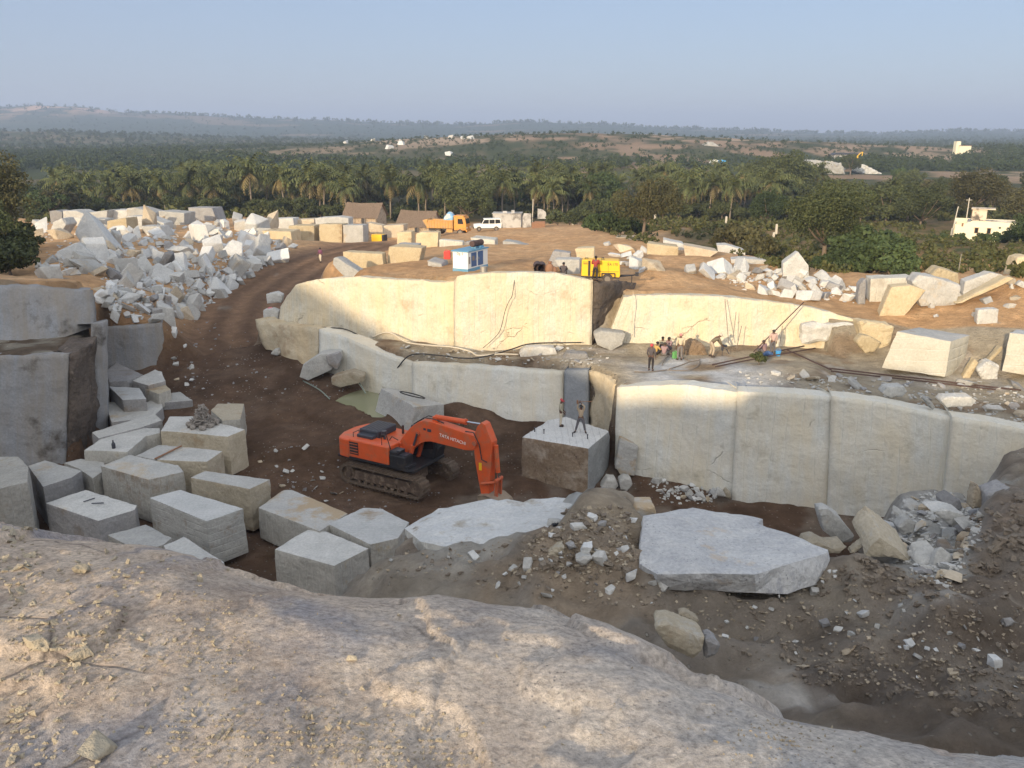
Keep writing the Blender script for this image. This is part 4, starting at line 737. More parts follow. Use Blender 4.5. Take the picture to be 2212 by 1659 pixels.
# crumbs lying on the foreground outcrop
def rock_crumbs():
    X, Y, Z = ROCKG; bm = bmesh.new(); rnd = random.Random(5); nr, nc = X.shape
    def put(u, v, s):
        a, b = slope(u, v); j = int(round((a/1.06+.85)/1.7*(nc-1)))
        if not 0 <= j < nc: return
        i = np.argmax((Z[:, j] >= b*Y[:, j]) & (Y[:, j] > 1.2)); p = Vector((X[i, j], Y[i, j], Z[i, j]))
        if i == 0: return
        s = s*p.length/F; q = Matrix.Translation(p+Vector((0, 0, s*.12))) @ Euler_(rnd)
        pts = [q @ Vector((rnd.uniform(-.6, .6)*s, rnd.uniform(-.5, .5)*s, rnd.uniform(-.3, .35)*s)) for _ in range(9)]
        vs = [bm.verts.new(p_) for p_ in pts]; r = bmesh.ops.convex_hull(bm, input=vs)
        bmesh.ops.delete(bm, geom=list({g for g in r['geom_interior']+r['geom_unused'] if isinstance(g, bmesh.types.BMVert)}), context='VERTS')
    for cu, cv, su, sv, n, s0, s1 in [(150,1400,90,55,330,5,18),(450,1360,60,40,90,4,12),(250,1240,70,30,60,5,16),(40,1230,40,50,90,6,22),(430,1480,40,90,110,5,14),(640,1600,170,45,420,5,16),(900,1640,90,30,130,5,14),(60,1600,70,50,110,6,22),(1700,1600,70,30,110,4,10),(350,1330,200,110,130,4,10),(900,1400,500,120,120,3,9),(1700,1560,250,60,60,3,8)]:
        for _ in range(n): put(rnd.gauss(cu, su), rnd.gauss(cv, sv), s0*(s1/s0)**(rnd.random()**2.2))
    tag(link('stone_crumbs', bm_mesh(bm, 'stone_crumbs'), M['crumb']), 'yellowish crumbs of weathered granite scattered on the outcrop', 'gravel', kind='stuff')
    stones = [(178,1238,26,'ochre stone standing near the left edge of the outcrop'),(222,1632,62,'angular pale stone lying at the bottom of the outcrop'),(85,1395,34,'flat tan stone at the crumb patch on the left of the outcrop'),(180,1425,32,'light brown stone below the flat tan stone on the outcrop'),(430,1258,18,'small pale chip near the far rim of the outcrop'),(757,1432,17,'single cream pebble in the middle of the outcrop')]
    for k, (u, v, s, lb) in enumerate(stones):
        a, b = slope(u, v); j = int(round((a/1.06+.85)/1.7*(nc-1))); i = np.argmax((Z[:, j] >= b*Y[:, j]) & (Y[:, j] > 1.2)); p = Vector((X[i, j], Y[i, j], Z[i, j])); s = s*p.length/F
        o = bpy.data.objects.new('stone', RB[k+3].copy()); o.data.materials.clear(); o.data.materials.append(M['crumb']); COL.objects.link(o)
        o.location = p+Vector((0, 0, s*.22)); o.scale = (s*1.1, s, s*.9); o.rotation_euler = (.2, .1, k*1.3); tag(o, lb, 'stone')
from mathutils import Euler
def Euler_(rnd): return Euler((rnd.gauss(0, .5), rnd.gauss(0, .5), rnd.uniform(0, 6.28))).to_matrix().to_4x4()
M['crumb'] = rock_mat('ochre_granite_crumbs', (.38, .32, .23), (.58, .51, .39), b_sc=20, b_st=.6)
rock_crumbs()
# ------------------------------------------------------------ plants
def leaf_mat(name, c1, c2, c3):
    m, nt, b = new_mat(name); pos = nd(nt, 'NewGeometry').outputs['Position']; rv = nd(nt, 'ObjectInfo').outputs['Random']
    c = mix(nt, ramp(nt, noi(nt, pos, .45, 4, .7), [(.35, 0), (.65, 1)]), c1, c2)
    c = mix(nt, ramp(nt, noi(nt, pos, 2.6, 3, .7), [(.5, 0), (.7, 1)]), c, c3)
    c = mix(nt, 1, c, ramp(nt, rv, [(0, .7), (1, 1.25)]), 'MULTIPLY')
    nt.links.new(c, b.inputs['Base Color']); b.inputs['Roughness'].default_value = .75; b.inputs['Specular IOR Level'].default_value = .15
    return m
M['leaf'] = leaf_mat('dark_olive_leaves', (0.039, 0.050, 0.021), (0.072, 0.085, 0.033), (0.110, 0.114, 0.046))
M['leaf_green'] = leaf_mat('green_leaves', (.032, .050, .020), (.058, .082, .030), (.092, .115, .045))
M['leaf_brown'] = leaf_mat('olive_brown_leaves', (.050, .050, .024), (.082, .078, .034), (.12, .105, .048))
M['leaf_far'] = leaf_mat('far_leaves', (0.037, 0.056, 0.021), (0.064, 0.087, 0.030), (0.087, 0.105, 0.039))
M['frond'] = leaf_mat('palm_fronds', (0.058, 0.072, 0.028), (0.098, 0.114, 0.042), (0.168, 0.162, 0.064))
M['frond_dry'] = leaf_mat('dry_palm_fronds', (.13, .105, .045), (.2, .16, .07), (.25, .2, .1))
M['bark'] = plain('bark', (.17, .13, .095), .9, var=.3, sc=4)
M['bark_palm'] = plain('palm_bark', (.23, .19, .145), .9, var=.25, sc=5)
M['scrub'] = leaf_mat('field_scrub', (.055, .066, .022), (.095, .10, .035), (.17, .15, .06))
def leaves_np(cs, rad, n, size, rnd, flat=.75):
    """n leaf sized quads in blobs around the centres cs (list of (Vector, radius))."""
    V = np.zeros((n, 4, 3)); k = len(cs); w = np.array([c[1]**2 for c in cs]); idx = rnd.choice(k, n, p=w/w.sum())
    C = np.array([tuple(c[0]) for c in cs])[idx]; Rr = np.array([c[1] for c in cs])[idx]
    d = rnd.normal(size=(n, 3)); d /= np.linalg.norm(d, axis=1)[:, None]; r = rnd.uniform(.35, 1.05, n)**.6
    P = C+d*(Rr*r)[:, None]*np.array([1, 1, flat])
    a = rnd.normal(size=(n, 3)); a /= np.linalg.norm(a, axis=1)[:, None]
    nn = d+.8*rnd.normal(size=(n, 3)); b_ = np.cross(a, nn); b_ /= np.linalg.norm(b_, axis=1)[:, None]+1e-9; a = np.cross(b_, nn); a /= np.linalg.norm(a, axis=1)[:, None]+1e-9
    s = (size*rnd.uniform(.6, 1.3, n))[:, None]
    V[:, 0] = P-a*s*.5; V[:, 1] = P+b_*s*.32; V[:, 2] = P+a*s*.5; V[:, 3] = P-b_*s*.32
    return V.reshape(-1, 3)
def quads_mesh(name, V):
    me = bpy.data.meshes.new(name); n = len(V); me.vertices.add(n); me.vertices.foreach_set('co', V.ravel().astype(np.float32))
    me.loops.add(n); me.loops.foreach_set('vertex_index', np.arange(n, dtype=np.int32)); me.polygons.add(n//4)
    me.polygons.foreach_set('loop_start', np.arange(0, n, 4, dtype=np.int32)); me.polygons.foreach_set('loop_total', np.full(n//4, 4, np.int32)); me.update(); me.validate(); return me
def tree_meshes(seed, w, h, trunk_h, nl, ls, nb=16, limbs=6, lean=0, flat=.72):
    rnd = np.random.RandomState(seed); cs = []
    ch = h-trunk_h*.8; cz = trunk_h*.8+ch*.5
    for i in range(nb):
        d = rnd.normal(size=3); d /= np.linalg.norm(d); r = rnd.uniform(.35, .8)
        p = Vector((d[0]*w*.5*r+lean*.5, d[1]*w*.5*r, cz+d[2]*ch*.5*r)); cs.append((p, rnd.uniform(.10, .30)*min(w, ch*1.4)*.75))
    crown = quads_mesh('crown', leaves_np(cs, 0, nl, ls, rnd, flat))
    mb = MB(); r0 = max(.12, h*.026)
    mb.path([(0, 0, -.4), (lean*.15, 0, trunk_h*.5), (lean*.3, .05, trunk_h)], [r0*1.3, r0, r0*.8])
    for i in range(limbs):
        c = cs[i % len(cs)][0]; s = Vector((lean*.3, 0, trunk_h*rnd.uniform(.7, 1))); md = s.lerp(c, .5)+Vector((0, 0, -.3))
        mb.path([s, md, c], [r0*.6, r0*.4, r0*.15], 6)
    return crown, bm_mesh(mb.bm, 'trunk', True)
def plant(name, meshes, mats, loc, sc=1, rz=0, label='', cat='tree', group=None):
    e = empty(name, loc, rz, label, cat, group); e.scale = (sc, sc, sc)
    for nm, me, m in zip(('crown', 'trunk'), meshes, mats):
        if me is None: continue
        if not me.materials: me.materials.append(M[m])
        o = bpy.data.objects.new(nm, me); COL.objects.link(o); o.parent = e
        o.material_slots[0].link = 'OBJECT'; o.material_slots[0].material = M[m]
    return e
def palm_mesh(seed):
    rnd = random.Random(seed); h = rnd.uniform(6.4, 8.2); lean = rnd.uniform(-1, 1); top = Vector((lean, rnd.uniform(-.5, .5), h))
    mb = MB(); mb.path([(0, 0, -.4), (lean*.25, 0, h*.35), (lean*.6, top.y*.5, h*.7), top], [.24, .17, .15, .13], 7); trunk = bm_mesh(mb.bm, 'trunk', True)
    def fronds(n, up0, up1, ln):
        bm = bmesh.new()
        for i in range(n):
            a = 2*math.pi*i/n+rnd.uniform(-.25, .25); el = rnd.uniform(up0, up1); L = ln*rnd.uniform(.8, 1.1); d = Vector((math.cos(a), math.sin(a), 0)); p = top.copy(); sd = Vector((-d.y, d.x, 0)); seg = 9; prev = None
            for k in range(seg+1):
                t = k/seg; e = el-t*t*rnd.uniform(1.5, 1.8)-t*.25; q = d*math.cos(e)+Vector((0, 0, math.sin(e))); nx = p+q*(L/seg)
                if k > 0:
                    lw = L*.24*math.sin(min(1, t*1.15+.12)*math.pi*.92)+.05
                    for s in (-1, 1):
                        tip = p+sd*s*lw*.75+q*lw*.35-Vector((0, 0, lw*.55)); w = q*(L/seg*.42)
                        bm.faces.new([bm.verts.new(x) for x in (p-w, p+w, tip+w*.25, tip-w*.1)])
                    bm.faces.new([bm.verts.new(x) for x in (p-sd*.035, p+sd*.035, nx+sd*.03, nx-sd*.03)])
                p = nx
        return bm_mesh(bm, 'crown')
    return fronds(26, -.15, 1.45, 5.4), fronds(7, -.9, -.2, 4.4), trunk
PALMS = [palm_mesh(s) for s in range(9)]
for c, d, t in PALMS: c.materials.append(M['frond']); d.materials.append(M['frond_dry']); t.materials.append(M['bark_palm'])
def palm(u, Y, sc, rz, k, label, group):
    x = slope(u, 480)[0]*Y; e = empty('coconut_palm', (x, Y, hz1(x, Y)), rz, label, 'palm tree', group); e.scale = (sc,)*3
    for nm, me in zip(('crown', 'dry_fronds', 'trunk'), PALMS[k]): o = bpy.data.objects.new(nm, me); COL.objects.link(o); o.parent = e
rnd = random.Random(11)
for u, sc in [(180,1.0),(292,1.05),(362,.95),(470,1.0),(546,1.25),(415,1.15),(620,1.1),(672,1.35),(748,1.1),(845,1.15),(905,1.2),(962,1.05),(1150,1.1),(1198,1.0),(1085,1.15),(1480,1.15),(1492,.85),(1575,1.0),(1530,1.0),(1655,1.1),(1925,.9),(250,.85),(700,1.15),(510,.9)]:
    palm(u, rnd.uniform(198, 212), sc*1.0, rnd.uniform(0, 6), rnd.randrange(9), 'coconut palm in the front row of the grove with yellowish drooping fronds', 'front row of the palm grove')
for i in range(120):
    u = rnd.uniform(120, 1760) if i < 100 else rnd.uniform(1200, 1750)
    palm(u, rnd.uniform(210, 290), rnd.uniform(.85, 1.12), rnd.uniform(0, 6), rnd.randrange(9), 'coconut palm deeper in the grove behind the yard', 'palms deeper in the grove')
TR = [tree_meshes(100+i, w, h, th, 3200, .62, 26, 6) for i, (w, h, th) in enumerate([(9, 7.5, 2), (11, 8.5, 2.4), (8, 8.5, 2.2), (12, 8, 2.2), (7, 6, 1.5)])]
BU = [tree_meshes(200+i, 4.5, 2.9, .5, 2000, .36, 22, 3) for i in range(3)]
def tree(u, v, Y, sc, k, mat, label, group=None, name='broadleaf_tree', rz=None):
    x = slope(u, v)[0]*Y; return plant(name, TR[k], (mat, 'bark'), (x, Y, hz1(x, Y)), sc, rnd.uniform(0, 6) if rz is None else rz, label, 'tree', group)
# trees one can tell apart
def big(u, v, Y, w, h, th, seed, mat, label, nl=6500, ls=.34, lean=0, nb=44, limbs=9, name='broadleaf_tree', z=None):
    x = slope(u, v)[0]*Y; return plant(name, tree_meshes(seed, w, h, th, int(nl*1.8), ls*.72, nb, limbs, lean), (mat, 'bark'), (x, Y, hz1(x, Y) if z is None else z), 1, 0, label, 'tree')
big(1388,520,111,10.5,7.6,2.6,301,'leaf_brown','leaning olive brown tree with a bare forked trunk at the edge of the yard',5200,.36,.8)
big(1778,568,100,11.5,10.2,3.2,302,'leaf','wide dark tree with a pale trunk standing in the scrub field at the right',8000,.36)
big(1010,468,196,17,10,1.6,303,'leaf','broad dark rounded tree behind the truck and the white car',7500,.6)
big(-5,540,78,7.5,9.3,1.2,304,'leaf_brown','dark tree with reddish brown leaves cut off by the left edge',7000,.3)
big(-45,545,72,6,7.5,1,305,'leaf','very dark tree right at the left edge of the picture',5000,.3)
big(2100,470,178,13,12,4.5,306,'leaf_brown','brown leaved tree with a bare pale trunk behind the white house',5200,.55)
big(2215,480,165,10,9,2.5,307,'leaf_brown','thinly leaved brown tree at the right edge behind the house',4200,.5)
big(2230,560,118,7,6,1,308,'leaf_green','green tree beside the white house at the right edge',4200,.35)
big(1815,430,190,13,11,2,309,'leaf','large dark tree behind the wide tree in the field',5600,.6)
big(1690,400,255,20,15,3,310,'leaf','tall dark domed tree rising above the palm grove at the right',6000,.85)
big(1300,440,215,15,11,2.5,311,'leaf_green','bright rounded tree at the edge of the palm grove',6000,.65)
big(1500,450,212,10,8,2,312,'leaf','dark bushy tree among the palm trunks',4200,.6)
big(1990,470,170,12,8.5,1.5,313,'leaf','dark spreading tree left of the white house',5200,.5)
big(1660,470,165,9,7,1,314,'leaf_green','feathery green tree at the right end of the palm trunks',5200,.42)
G5 = 'broadleaf trees mixed into the grove'
for i in range(190):
    u = rnd.uniform(-60, 2290); Y = rnd.choice((rnd.uniform(205, 260), rnd.uniform(212, 300), rnd.uniform(225, 330)))
    if 740 < u < 1450 and Y > 360: continue
    if 1090 < u < 1250 and Y < 215: continue
    tree(u, 470, Y, rnd.uniform(.62, 1.0), rnd.randrange(5), rnd.choice(('leaf', 'leaf', 'leaf_green', 'leaf_brown', 'leaf')), 'broadleaf tree growing in and behind the palm grove', G5)
for u in list(range(150, 560, 34))+list(range(560, 780, 22))+list(range(1260, 1740, 34)): tree(u+rnd.uniform(-8, 8), 470, rnd.uniform(196, 206), rnd.uniform(.5, .75), rnd.randrange(5), 'leaf', 'low dark tree along the front of the grove behind the yard blocks', 'low dark trees along the front of the grove')
for u in list(range(1760, 2060, 30))+list(range(90, 160, 20)): tree(u+rnd.uniform(-10, 10), 470, rnd.uniform(182, 215), rnd.uniform(.75, 1.1), rnd.randrange(5), rnd.choice(('leaf', 'leaf_brown', 'leaf_green')), 'broadleaf tree at the far side of the scrub field', 'trees at the far side of the scrub field')
def bush(u, v, Y, sc, mat, label, group=None):
    x = slope(u, v)[0]*Y; plant('bush', BU[rnd.randrange(3)], (mat, 'bark'), (x, Y, hz1(x, Y)-.2), sc, rnd.uniform(0, 6), label, 'bush', group)
for u, v, Y, sc in [(1285,495,128,1.1),(1310,503,122,1.0),(1340,505,120,1.2),(1365,500,125,1.1),(1325,490,133,1.1),(1300,485,140,1.3)]: bush(u, v, Y, sc, 'leaf_green', 'green bush in the clump beside the yard left of the leaning tree', 'bushes left of the leaning tree')
for u, v, Y, sc in [(1590,510,112,1.2),(1620,520,108,1.4),(1570,500,122,1.1),(1645,530,104,1.2),(1605,490,128,1.3)]: bush(u, v, Y, sc, 'leaf_brown', 'dark thorny bush in the clump in the middle of the field', 'bushes in the middle of the field')
for u, v, Y, sc in [(1830,560,92,1.3),(1860,580,86,1.25),(1890,575,88,1.4),(1925,590,82,1.2),(1850,540,98,1.6),(1900,555,95,1.4),(1815,575,88,1.0),(1790,580,84,.9),(1945,570,90,1.0)]: bush(u, v, Y, sc, 'leaf_green', 'dense green bush in the thicket under the wide dark tree', 'bushes under the wide dark tree')
for u, v, Y, sc in [(2012,512,140,.5),(2035,514,139,.55),(2050,516,138,.4),(2072,520,136,.6),(2120,526,134,.7),(2145,528,132,.7),(2180,525,133,.8),(2205,535,125,1.1)]: bush(u, v, Y, sc, 'leaf_green', 'small bush growing in front of the white house', 'bushes in front of the white house')
for u, v, Y, sc in [(30,520,74,1.0),(15,545,68,1.1),(45,500,80,.8),(-20,560,66,1.2),(25,480,84,1.1)]: bush(u, v, Y, sc, 'leaf', 'dark bush under the tree at the left edge', 'bushes at the left edge')
for u, v, Y, sc in [(1230,485,165,1.0),(1205,478,180,1.2),(1250,478,175,1.3),(870,470,192,1.3),(890,474,190,1.0)]: bush(u, v, Y, sc, 'leaf', 'dark bush beside the huts and sheds', 'bushes beside the huts and sheds')
# scrub on the fields, and the wood that runs to the horizon
GY = np.concatenate([np.arange(60, 110, .5), np.arange(110, 420, 1.5)])
def ong_fast(u, v):
    a, b = slope(u, v); g = ter(a*GY, GY); i = np.argmax(g >= b*GY); return Vector((a*GY[i], GY[i], float(g[i])))
def tuft_field(px_list, mat, name, label, seed, cat='scrub'):
    rs = np.random.RandomState(seed); Vs = []
    for px, n, s0, s1 in px_list:
        us = [p[0] for p in px]; vs = [p[1] for p in px]; U = rs.uniform(min(us), max(us), n*3); Vv = rs.uniform(min(vs), max(vs), n*3)
        k = 0
        for u, v in zip(U, Vv):
            if k >= n: break
            if not inside(px, u, v): continue
            k += 1; p = ong_fast(u, v); s = rs.uniform(s0, s1); Vs.append(leaves_np([(p+Vector((0, 0, s*.25)), s*.5)], 0, 22, s*.42, rs, .8))
    tag(link(name, quads_mesh(name, np.concatenate(Vs)), M[mat]), label, cat, kind='stuff')
tuft_field([([(1420,500),(2212,505),(2212,600),(2080,590),(1960,590),(1880,590),(1700,590),(1560,540)], 650, .5, 1.5), ([(1260,492),(1420,495),(1420,535),(1300,505)], 90, .5, 1.2), ([(60,460),(700,462),(680,474),(60,482)], 260, .6, 1.8), ([(1400,470),(2000,470),(2000,500),(1400,500)], 420, .6, 2.0), ([(60,440),(1260,440),(1260,472),(60,472)], 700, 1.2, 3.2), ([(1260,450),(2212,450),(2212,478),(1260,478)], 500, 1.2, 3.0)], 'scrub', 'field_scrub', 'scrub and weeds over the dry field and the ground under the palms', 31)
def far_wood():
    rs = np.random.RandomState(77); Vs = []; N = 44000
    U = rs.uniform(-250, 2460, N); VV = 287+rs.uniform(0, 1, N)**1.1*85; sl_ = np.array([slope(u, v) for u, v in zip(U, VV)]); Yy = 20/np.maximum(-sl_[:, 1], .0012); Xx = sl_[:, 0]*Yy
    Hh = np.exp(-(((Xx-50)/230)**2+((Yy-740)/175)**2)); Oo = vn(Xx, Yy*.7, 55, 91)+.5*vn(Xx, Yy, 20, 92); Q = rs.rand(N)
    keep = (Yy < 7500) & (Yy > 380) & ~((Hh > .15) & (Q > .5)) & ~((Yy < 1300) & (Oo > np.where(Xx > 60, .12, .7)) & (Q > .2))
    Xx, Yy, Hh = Xx[keep][:11000], Yy[keep][:11000], Hh[keep][:11000]; Zz = ter(Xx, Yy)
    for x, Y, z, hill in zip(Xx, Yy, Zz, Hh):
        s = rs.uniform(3, 6.2) if hill < .15 else rs.uniform(1.3, 3.2); s *= 1+Y/6000; k = 46 if Y < 800 else 22 if Y < 1700 else 12
        cs = [(Vector((x+rs.uniform(-.3, .3)*s, Y+rs.uniform(-.3, .3)*s, z+s*rs.uniform(.25, .6))), s*rs.uniform(.28, .45)) for _ in range(4)]
        Vs.append(leaves_np(cs, 0, k, s*(.26 if k > 40 else .42), rs, .85))
    RY = rs.uniform(3200, 3900, 900); RU_ = rs.uniform(-200, 2400, 900); RX = (RU_-CU)/F*1.04*RY; RZ = ter(RX, RY); RG = list(zip(RU_, RY, RX, RZ))
    for i in range(900):                  # trees along the ridges
        u, Y, x, z = RG[i]; s = rs.uniform(9, 20); Vs.append(leaves_np([(Vector((x, Y, z+s*.3)), s*.5)], 0, 14, s*.5, rs, .8))
    tag(link('far_wood', quads_mesh('far_wood', np.concatenate(Vs)), M['leaf_far']), 'trees and scrub covering the plain out to the hazy ridges', 'wood', kind='stuff')
far_wood()
# ------------------------------------------------------------ machines, huts, house
M['orange'] = plain('orange_paint', (.60, .095, .025), .5, var=.2, sc=2.2, dirt=(.33, .15, .085), dirtamt=(.5, .74))
M['orange_dk'] = plain('dusty_orange_paint', (.46, .10, .04), .6, var=.15, dirt=(.2, .14, .1), dirtamt=(.5, .7))
M['black'] = plain('black_steel', (.022, .022, .026), .5, var=.3, dirt=(.07, .055, .045), dirtamt=(.55, .75))
M['hood'] = plain('dark_grey_hood', (.04, .043, .055), .5, var=.2)
M['track'] = plain('muddy_track_steel', (.115, .085, .062), .75, .2, var=.35, sc=6, dirt=(.19, .14, .1))
M['mud'] = plain('mud_caked_frame', (.09, .062, .045), .9, var=.35, sc=4, dirt=(.24, .18, .13))
M['glass'] = plain('dark_cab_glass', (.02, .024, .028), .08, var=.1, spec=.7)
M['chrome'] = plain('chrome_rod', (.6, .62, .66), .2, 1, var=.05)
M['yellow'] = plain('yellow_paint', (.80, .47, .015), .5, var=.06, sc=1.5, dirt=(.55, .36, .08), dirtamt=(.6, .8))
M['white'] = plain('white_paint', (.74, .74, .70), .5, var=.05, dirt=(.55, .5, .42), dirtamt=(.62, .8))
M['blue'] = plain('blue_paint', (.10, .27, .42), .5, var=.1, dirt=(.22, .3, .34))
M['blue_dk'] = plain('dark_blue_paint', (.055, .11, .24), .5, var=.1)
M['rust'] = plain('rusty_muffler', (.085, .052, .045), .8, .2, var=.3)
M['tyre'] = plain('dusty_tyre', (.06, .05, .045), .9, var=.3, dirt=(.22, .16, .11))
M['rim'] = plain('dusty_rim', (.2, .17, .14), .7, var=.2)
M['truck'] = plain('truck_orange_paint', (.60, .25, .035), .5, var=.1, dirt=(.42, .25, .1))
M['bed'] = plain('dusty_truck_bed', (.50, .27, .08), .7, var=.2, dirt=(.36, .25, .15))
M['thatch'] = plain('grey_brown_thatch', (.34, .255, .19), .95, var=.3, sc=7, dirt=(.22, .165, .12))
M['mudwall'] = plain('hut_wall', (.42, .34, .25), .95, var=.25, dirt=(.17, .13, .1))
M['lime'] = plain('stained_limewash', (.44, .43, .41), .9, var=.15, sc=.9, dirt=(.16, .145, .13), dirtamt=(.45, .62))
M['housew'] = plain('cream_limewash', (.74, .68, .50), .9, var=.06, sc=.7, dirt=(.56, .46, .34), dirtamt=(.66, .8))
M['soot'] = plain('sooty_limewash', (.62, .52, .40), .9, var=.2, sc=.8, dirt=(.12, .1, .08), dirtamt=(.48, .58))
M['wood'] = plain('brown_wood', (.24, .125, .07), .7, var=.2)
M['grey_wood'] = plain('grey_old_wood', (.26, .235, .21), .9, var=.35, sc=9)
M['letter_w'] = plain('white_lettering', (.8, .8, .78), .5, var=0)
M['letter_k'] = plain('black_lettering', (.03, .03, .03), .6, var=0)
M['red'] = plain('red_plastic', (.65, .05, .04), .5)
M['green'] = plain('green_plastic', (.13, .36, .12), .5)
M['bluep'] = plain('blue_plastic', (.06, .30, .62), .5)
M['steel'] = plain('dull_steel', (.36, .34, .31), .5, .6)
M['hose_b'] = plain('black_hose', (.035, .033, .032), .6)
M['hose_w'] = plain('pale_hose', (.62, .55, .43), .7)
M['hose_g'] = plain('grey_green_hose', (.2, .24, .2), .7)
M['tarp'] = plain('blue_white_tarp', (.22, .42, .62), .6, var=.3, sc=1.2, dirt=(.68, .6, .5), dirtamt=(.54, .6))
M['stone_post'] = plain('granite_post', (.55, .5, .42), .9)
M['pink'] = plain('pink_cloth', (.55, .18, .2), .9)
M['bucketm'] = plain('worn_bucket_steel', (.3, .24, .18), .6, .3, var=.3, sc=6)
Y90 = Matrix.Rotation(R(90), 4, 'X')
def excavator():
    c = onz(864, 1034, -18.85); c.z = hz1(c.x, c.y)-.02; TH = R(-30)
    E = empty('excavator', c, TH, 'orange tracked excavator with raised boom standing on the pit floor', 'excavator')
    for s in (-1, 1):
        y = s*1.42; r = .54; L = 2.3; H = .58; pts = []
        n = 15
        for i in range(n+1): a = -math.pi/2+math.pi*i/n; pts.append((L+r*math.cos(a), H+r*math.sin(a)))
        for i in range(1, 12): pts.append((L-2*L*i/12, H+r+.0))
        for i in range(n+1): a = math.pi/2+math.pi*i/n; pts.append((-L+r*math.cos(a), H+r*math.sin(a)))
        for i in range(1, 12): pts.append((-L+2*L*i/12, H-r))
        bm = bmesh.new(); n = len(pts); ring = []
        cen = (0, H)
        for (px, pz) in pts:
            k = .88 if abs(px) < L else 1; ix = px*.955 if abs(px) > L else px; iz = H+(pz-H)*.87
            ring.append([bm.verts.new((px, y-.36, pz)), bm.verts.new((px, y+.36, pz)), bm.verts.new((ix, y+.36, iz)), bm.verts.new((ix, y-.36, iz))])
        for a, b in zip(ring, ring[1:]+ring[:1]):
            for k in range(4): bm.faces.new((a[k], a[(k+1) % 4], b[(k+1) % 4], b[k]))
        mb = MB(); mb.bm.free(); mb.bm = bm
        per = [0]
        for a, b in zip(pts, pts[1:]+pts[:1]): per.append(per[-1]+math.dist(a, b))
        N = 52
        for i in range(N):
            t = per[-1]*i/N; j = max(k for k in range(len(per)) if per[k] <= t); a, b = pts[j % n], pts[(j+1) % n]; k = (t-per[j])/max(1e-6, math.dist(a, b))
            p = (a[0]+(b[0]-a[0])*k, a[1]+(b[1]-a[1])*k); ang = math.atan2(b[1]-a[1], b[0]-a[0]); q = Matrix.Rotation(-ang, 3, 'Y')
            nx, nz = math.sin(ang), -math.cos(ang)
            mb.box((p[0]+nx*.03, y, p[1]+nz*.03), (.13, .72, .035), q); mb.box((p[0]+nx*.055, y, p[1]+nz*.055), (.03, .72, .04), q)
        tr = mb.build('track', M['track'], E)
        f = MB(); f.prism([(-2.2, .32), (-1.9, .78), (1.7, .84), (2.2, .42), (2.0, .26), (-2.1, .26)], 'y', y-.17, y+.17)
        f.box((-.3, y-s*-.18, .42), (2.6, .1, .16)); f.build('track_frame', M['mud'], tr)
        w = MB(); w.tube((-L, y-.2, H), (-L, y+.2, H), .40, n=20); w.tube((-L, y-.26, H), (-L, y+.26, H), .2, n=14); w.build('sprocket', M['mud'], tr)
        w = MB(); w.tube((L, y-.2, H), (L, y+.2, H), .40, n=20); w.build('idler', M['mud'], tr)
        for i in range(8): MB().tube((-1.6+i*.46, y-.22, .2), (-1.6+i*.46, y+.22, .2), .12, n=10).build('roller', M['mud'], tr)
        for x in (-.7, .8): MB().tube((x, y-.12, .92), (x, y+.12, .92), .1).build('roller', M['mud'], tr)
    MB().prism([(-1.1, -1.1), (1.1, -1.1), (1.5, -.6), (1.5, .6), (1.1, 1.1), (-1.1, 1.1), (-1.5, .6), (-1.5, -.6)], 'z', .45, .95).tube((0, 0, .9), (0, 0, 1.18), .75, n=28).build('undercarriage', M['mud'], E)
    MB().box((-.55, 0, 1.22), (5.3, 2.9, .16), bev=.03).build('deck', M['black'], E)
    b = MB(); b.prism([(-3.25, -1.2), (-3.05, -1.46), (-2.35, -1.5), (-2.35, 1.5), (-3.05, 1.46), (-3.25, 1.2), (-3.5, .5), (-3.5, -.5)], 'z', 1.2, 2.28, .07); b.build('counterweight', M['orange'], E)
    b = MB(); b.box((-.95, -1.02, 1.83), (2.8, .98, 1.04), bev=.06); b.box((-.95, .55, 1.8), (2.8, 1.9, .95), bev=.06); h = b.build('engine_house', M['orange'], E)
    g = MB(); g.box((-1.95, -1.515, 1.86), (.62, .02, .72)); g.build('side_grille', M['black'], h)
    g = MB()
    for k in range(4): g.box((-1.95, -1.53, 1.6+k*.17), (.56, .03, .045))
    g.build('grille_bars', M['orange_dk'], h)
    g = MB(); g.box((-1.62, .25, 2.5), (1.35, 1.7, .42), bev=.07); g.box((-1.6, -.62, 2.42), (1.1, .75, .2), bev=.04)
    for k in range(6): g.box((-2.1+k*.2, .25, 2.715), (.05, 1.4, .03))
    g.build('engine_hood', M['hood'], h)
    g = MB(); g.tube((-.62, -.45, 2.3), (-.62, -.45, 2.6), .07); g.tube((-.62, -.45, 2.6), (-.62, -.45, 2.8), .15, n=16); g.build('air_intake', M['hood'], h)
    g = MB(); g.tube((-.35, .9, 2.25), (-.35, .9, 2.75), .07); g.build('exhaust', M['rust'], h)
    g = MB(); g.path([(-.1, -1.35, 2.33), (-.1, -1.35, 2.95), (.25, -1.35, 2.95), (.5, -1.35, 2.2)], .025, 6); g.path([(-2.3, -1.1, 2.33), (-2.3, -1.1, 2.6), (-2.3, -.6, 2.6), (-2.3, -.6, 2.33)], .025, 6); g.build('handrail', M['black'], E)
    g = MB(); g.box((1.0, -1.1, 1.62), (1.1, .75, .7), bev=.06); g.box((.75, -1.1, 2.05), (.55, .72, .25), bev=.05); g.box((1.6, -1.1, 1.38), (.3, .7, .2), bev=.03); g.build('tool_box', M['black'], E)
    g = MB(); g.box((1.28, -1.1, 1.995), (.45, .5, .03)); g.box((.98, -1.1, 2.19), (.25, .5, .03)); g.build('step_plate', M['hood'], E)
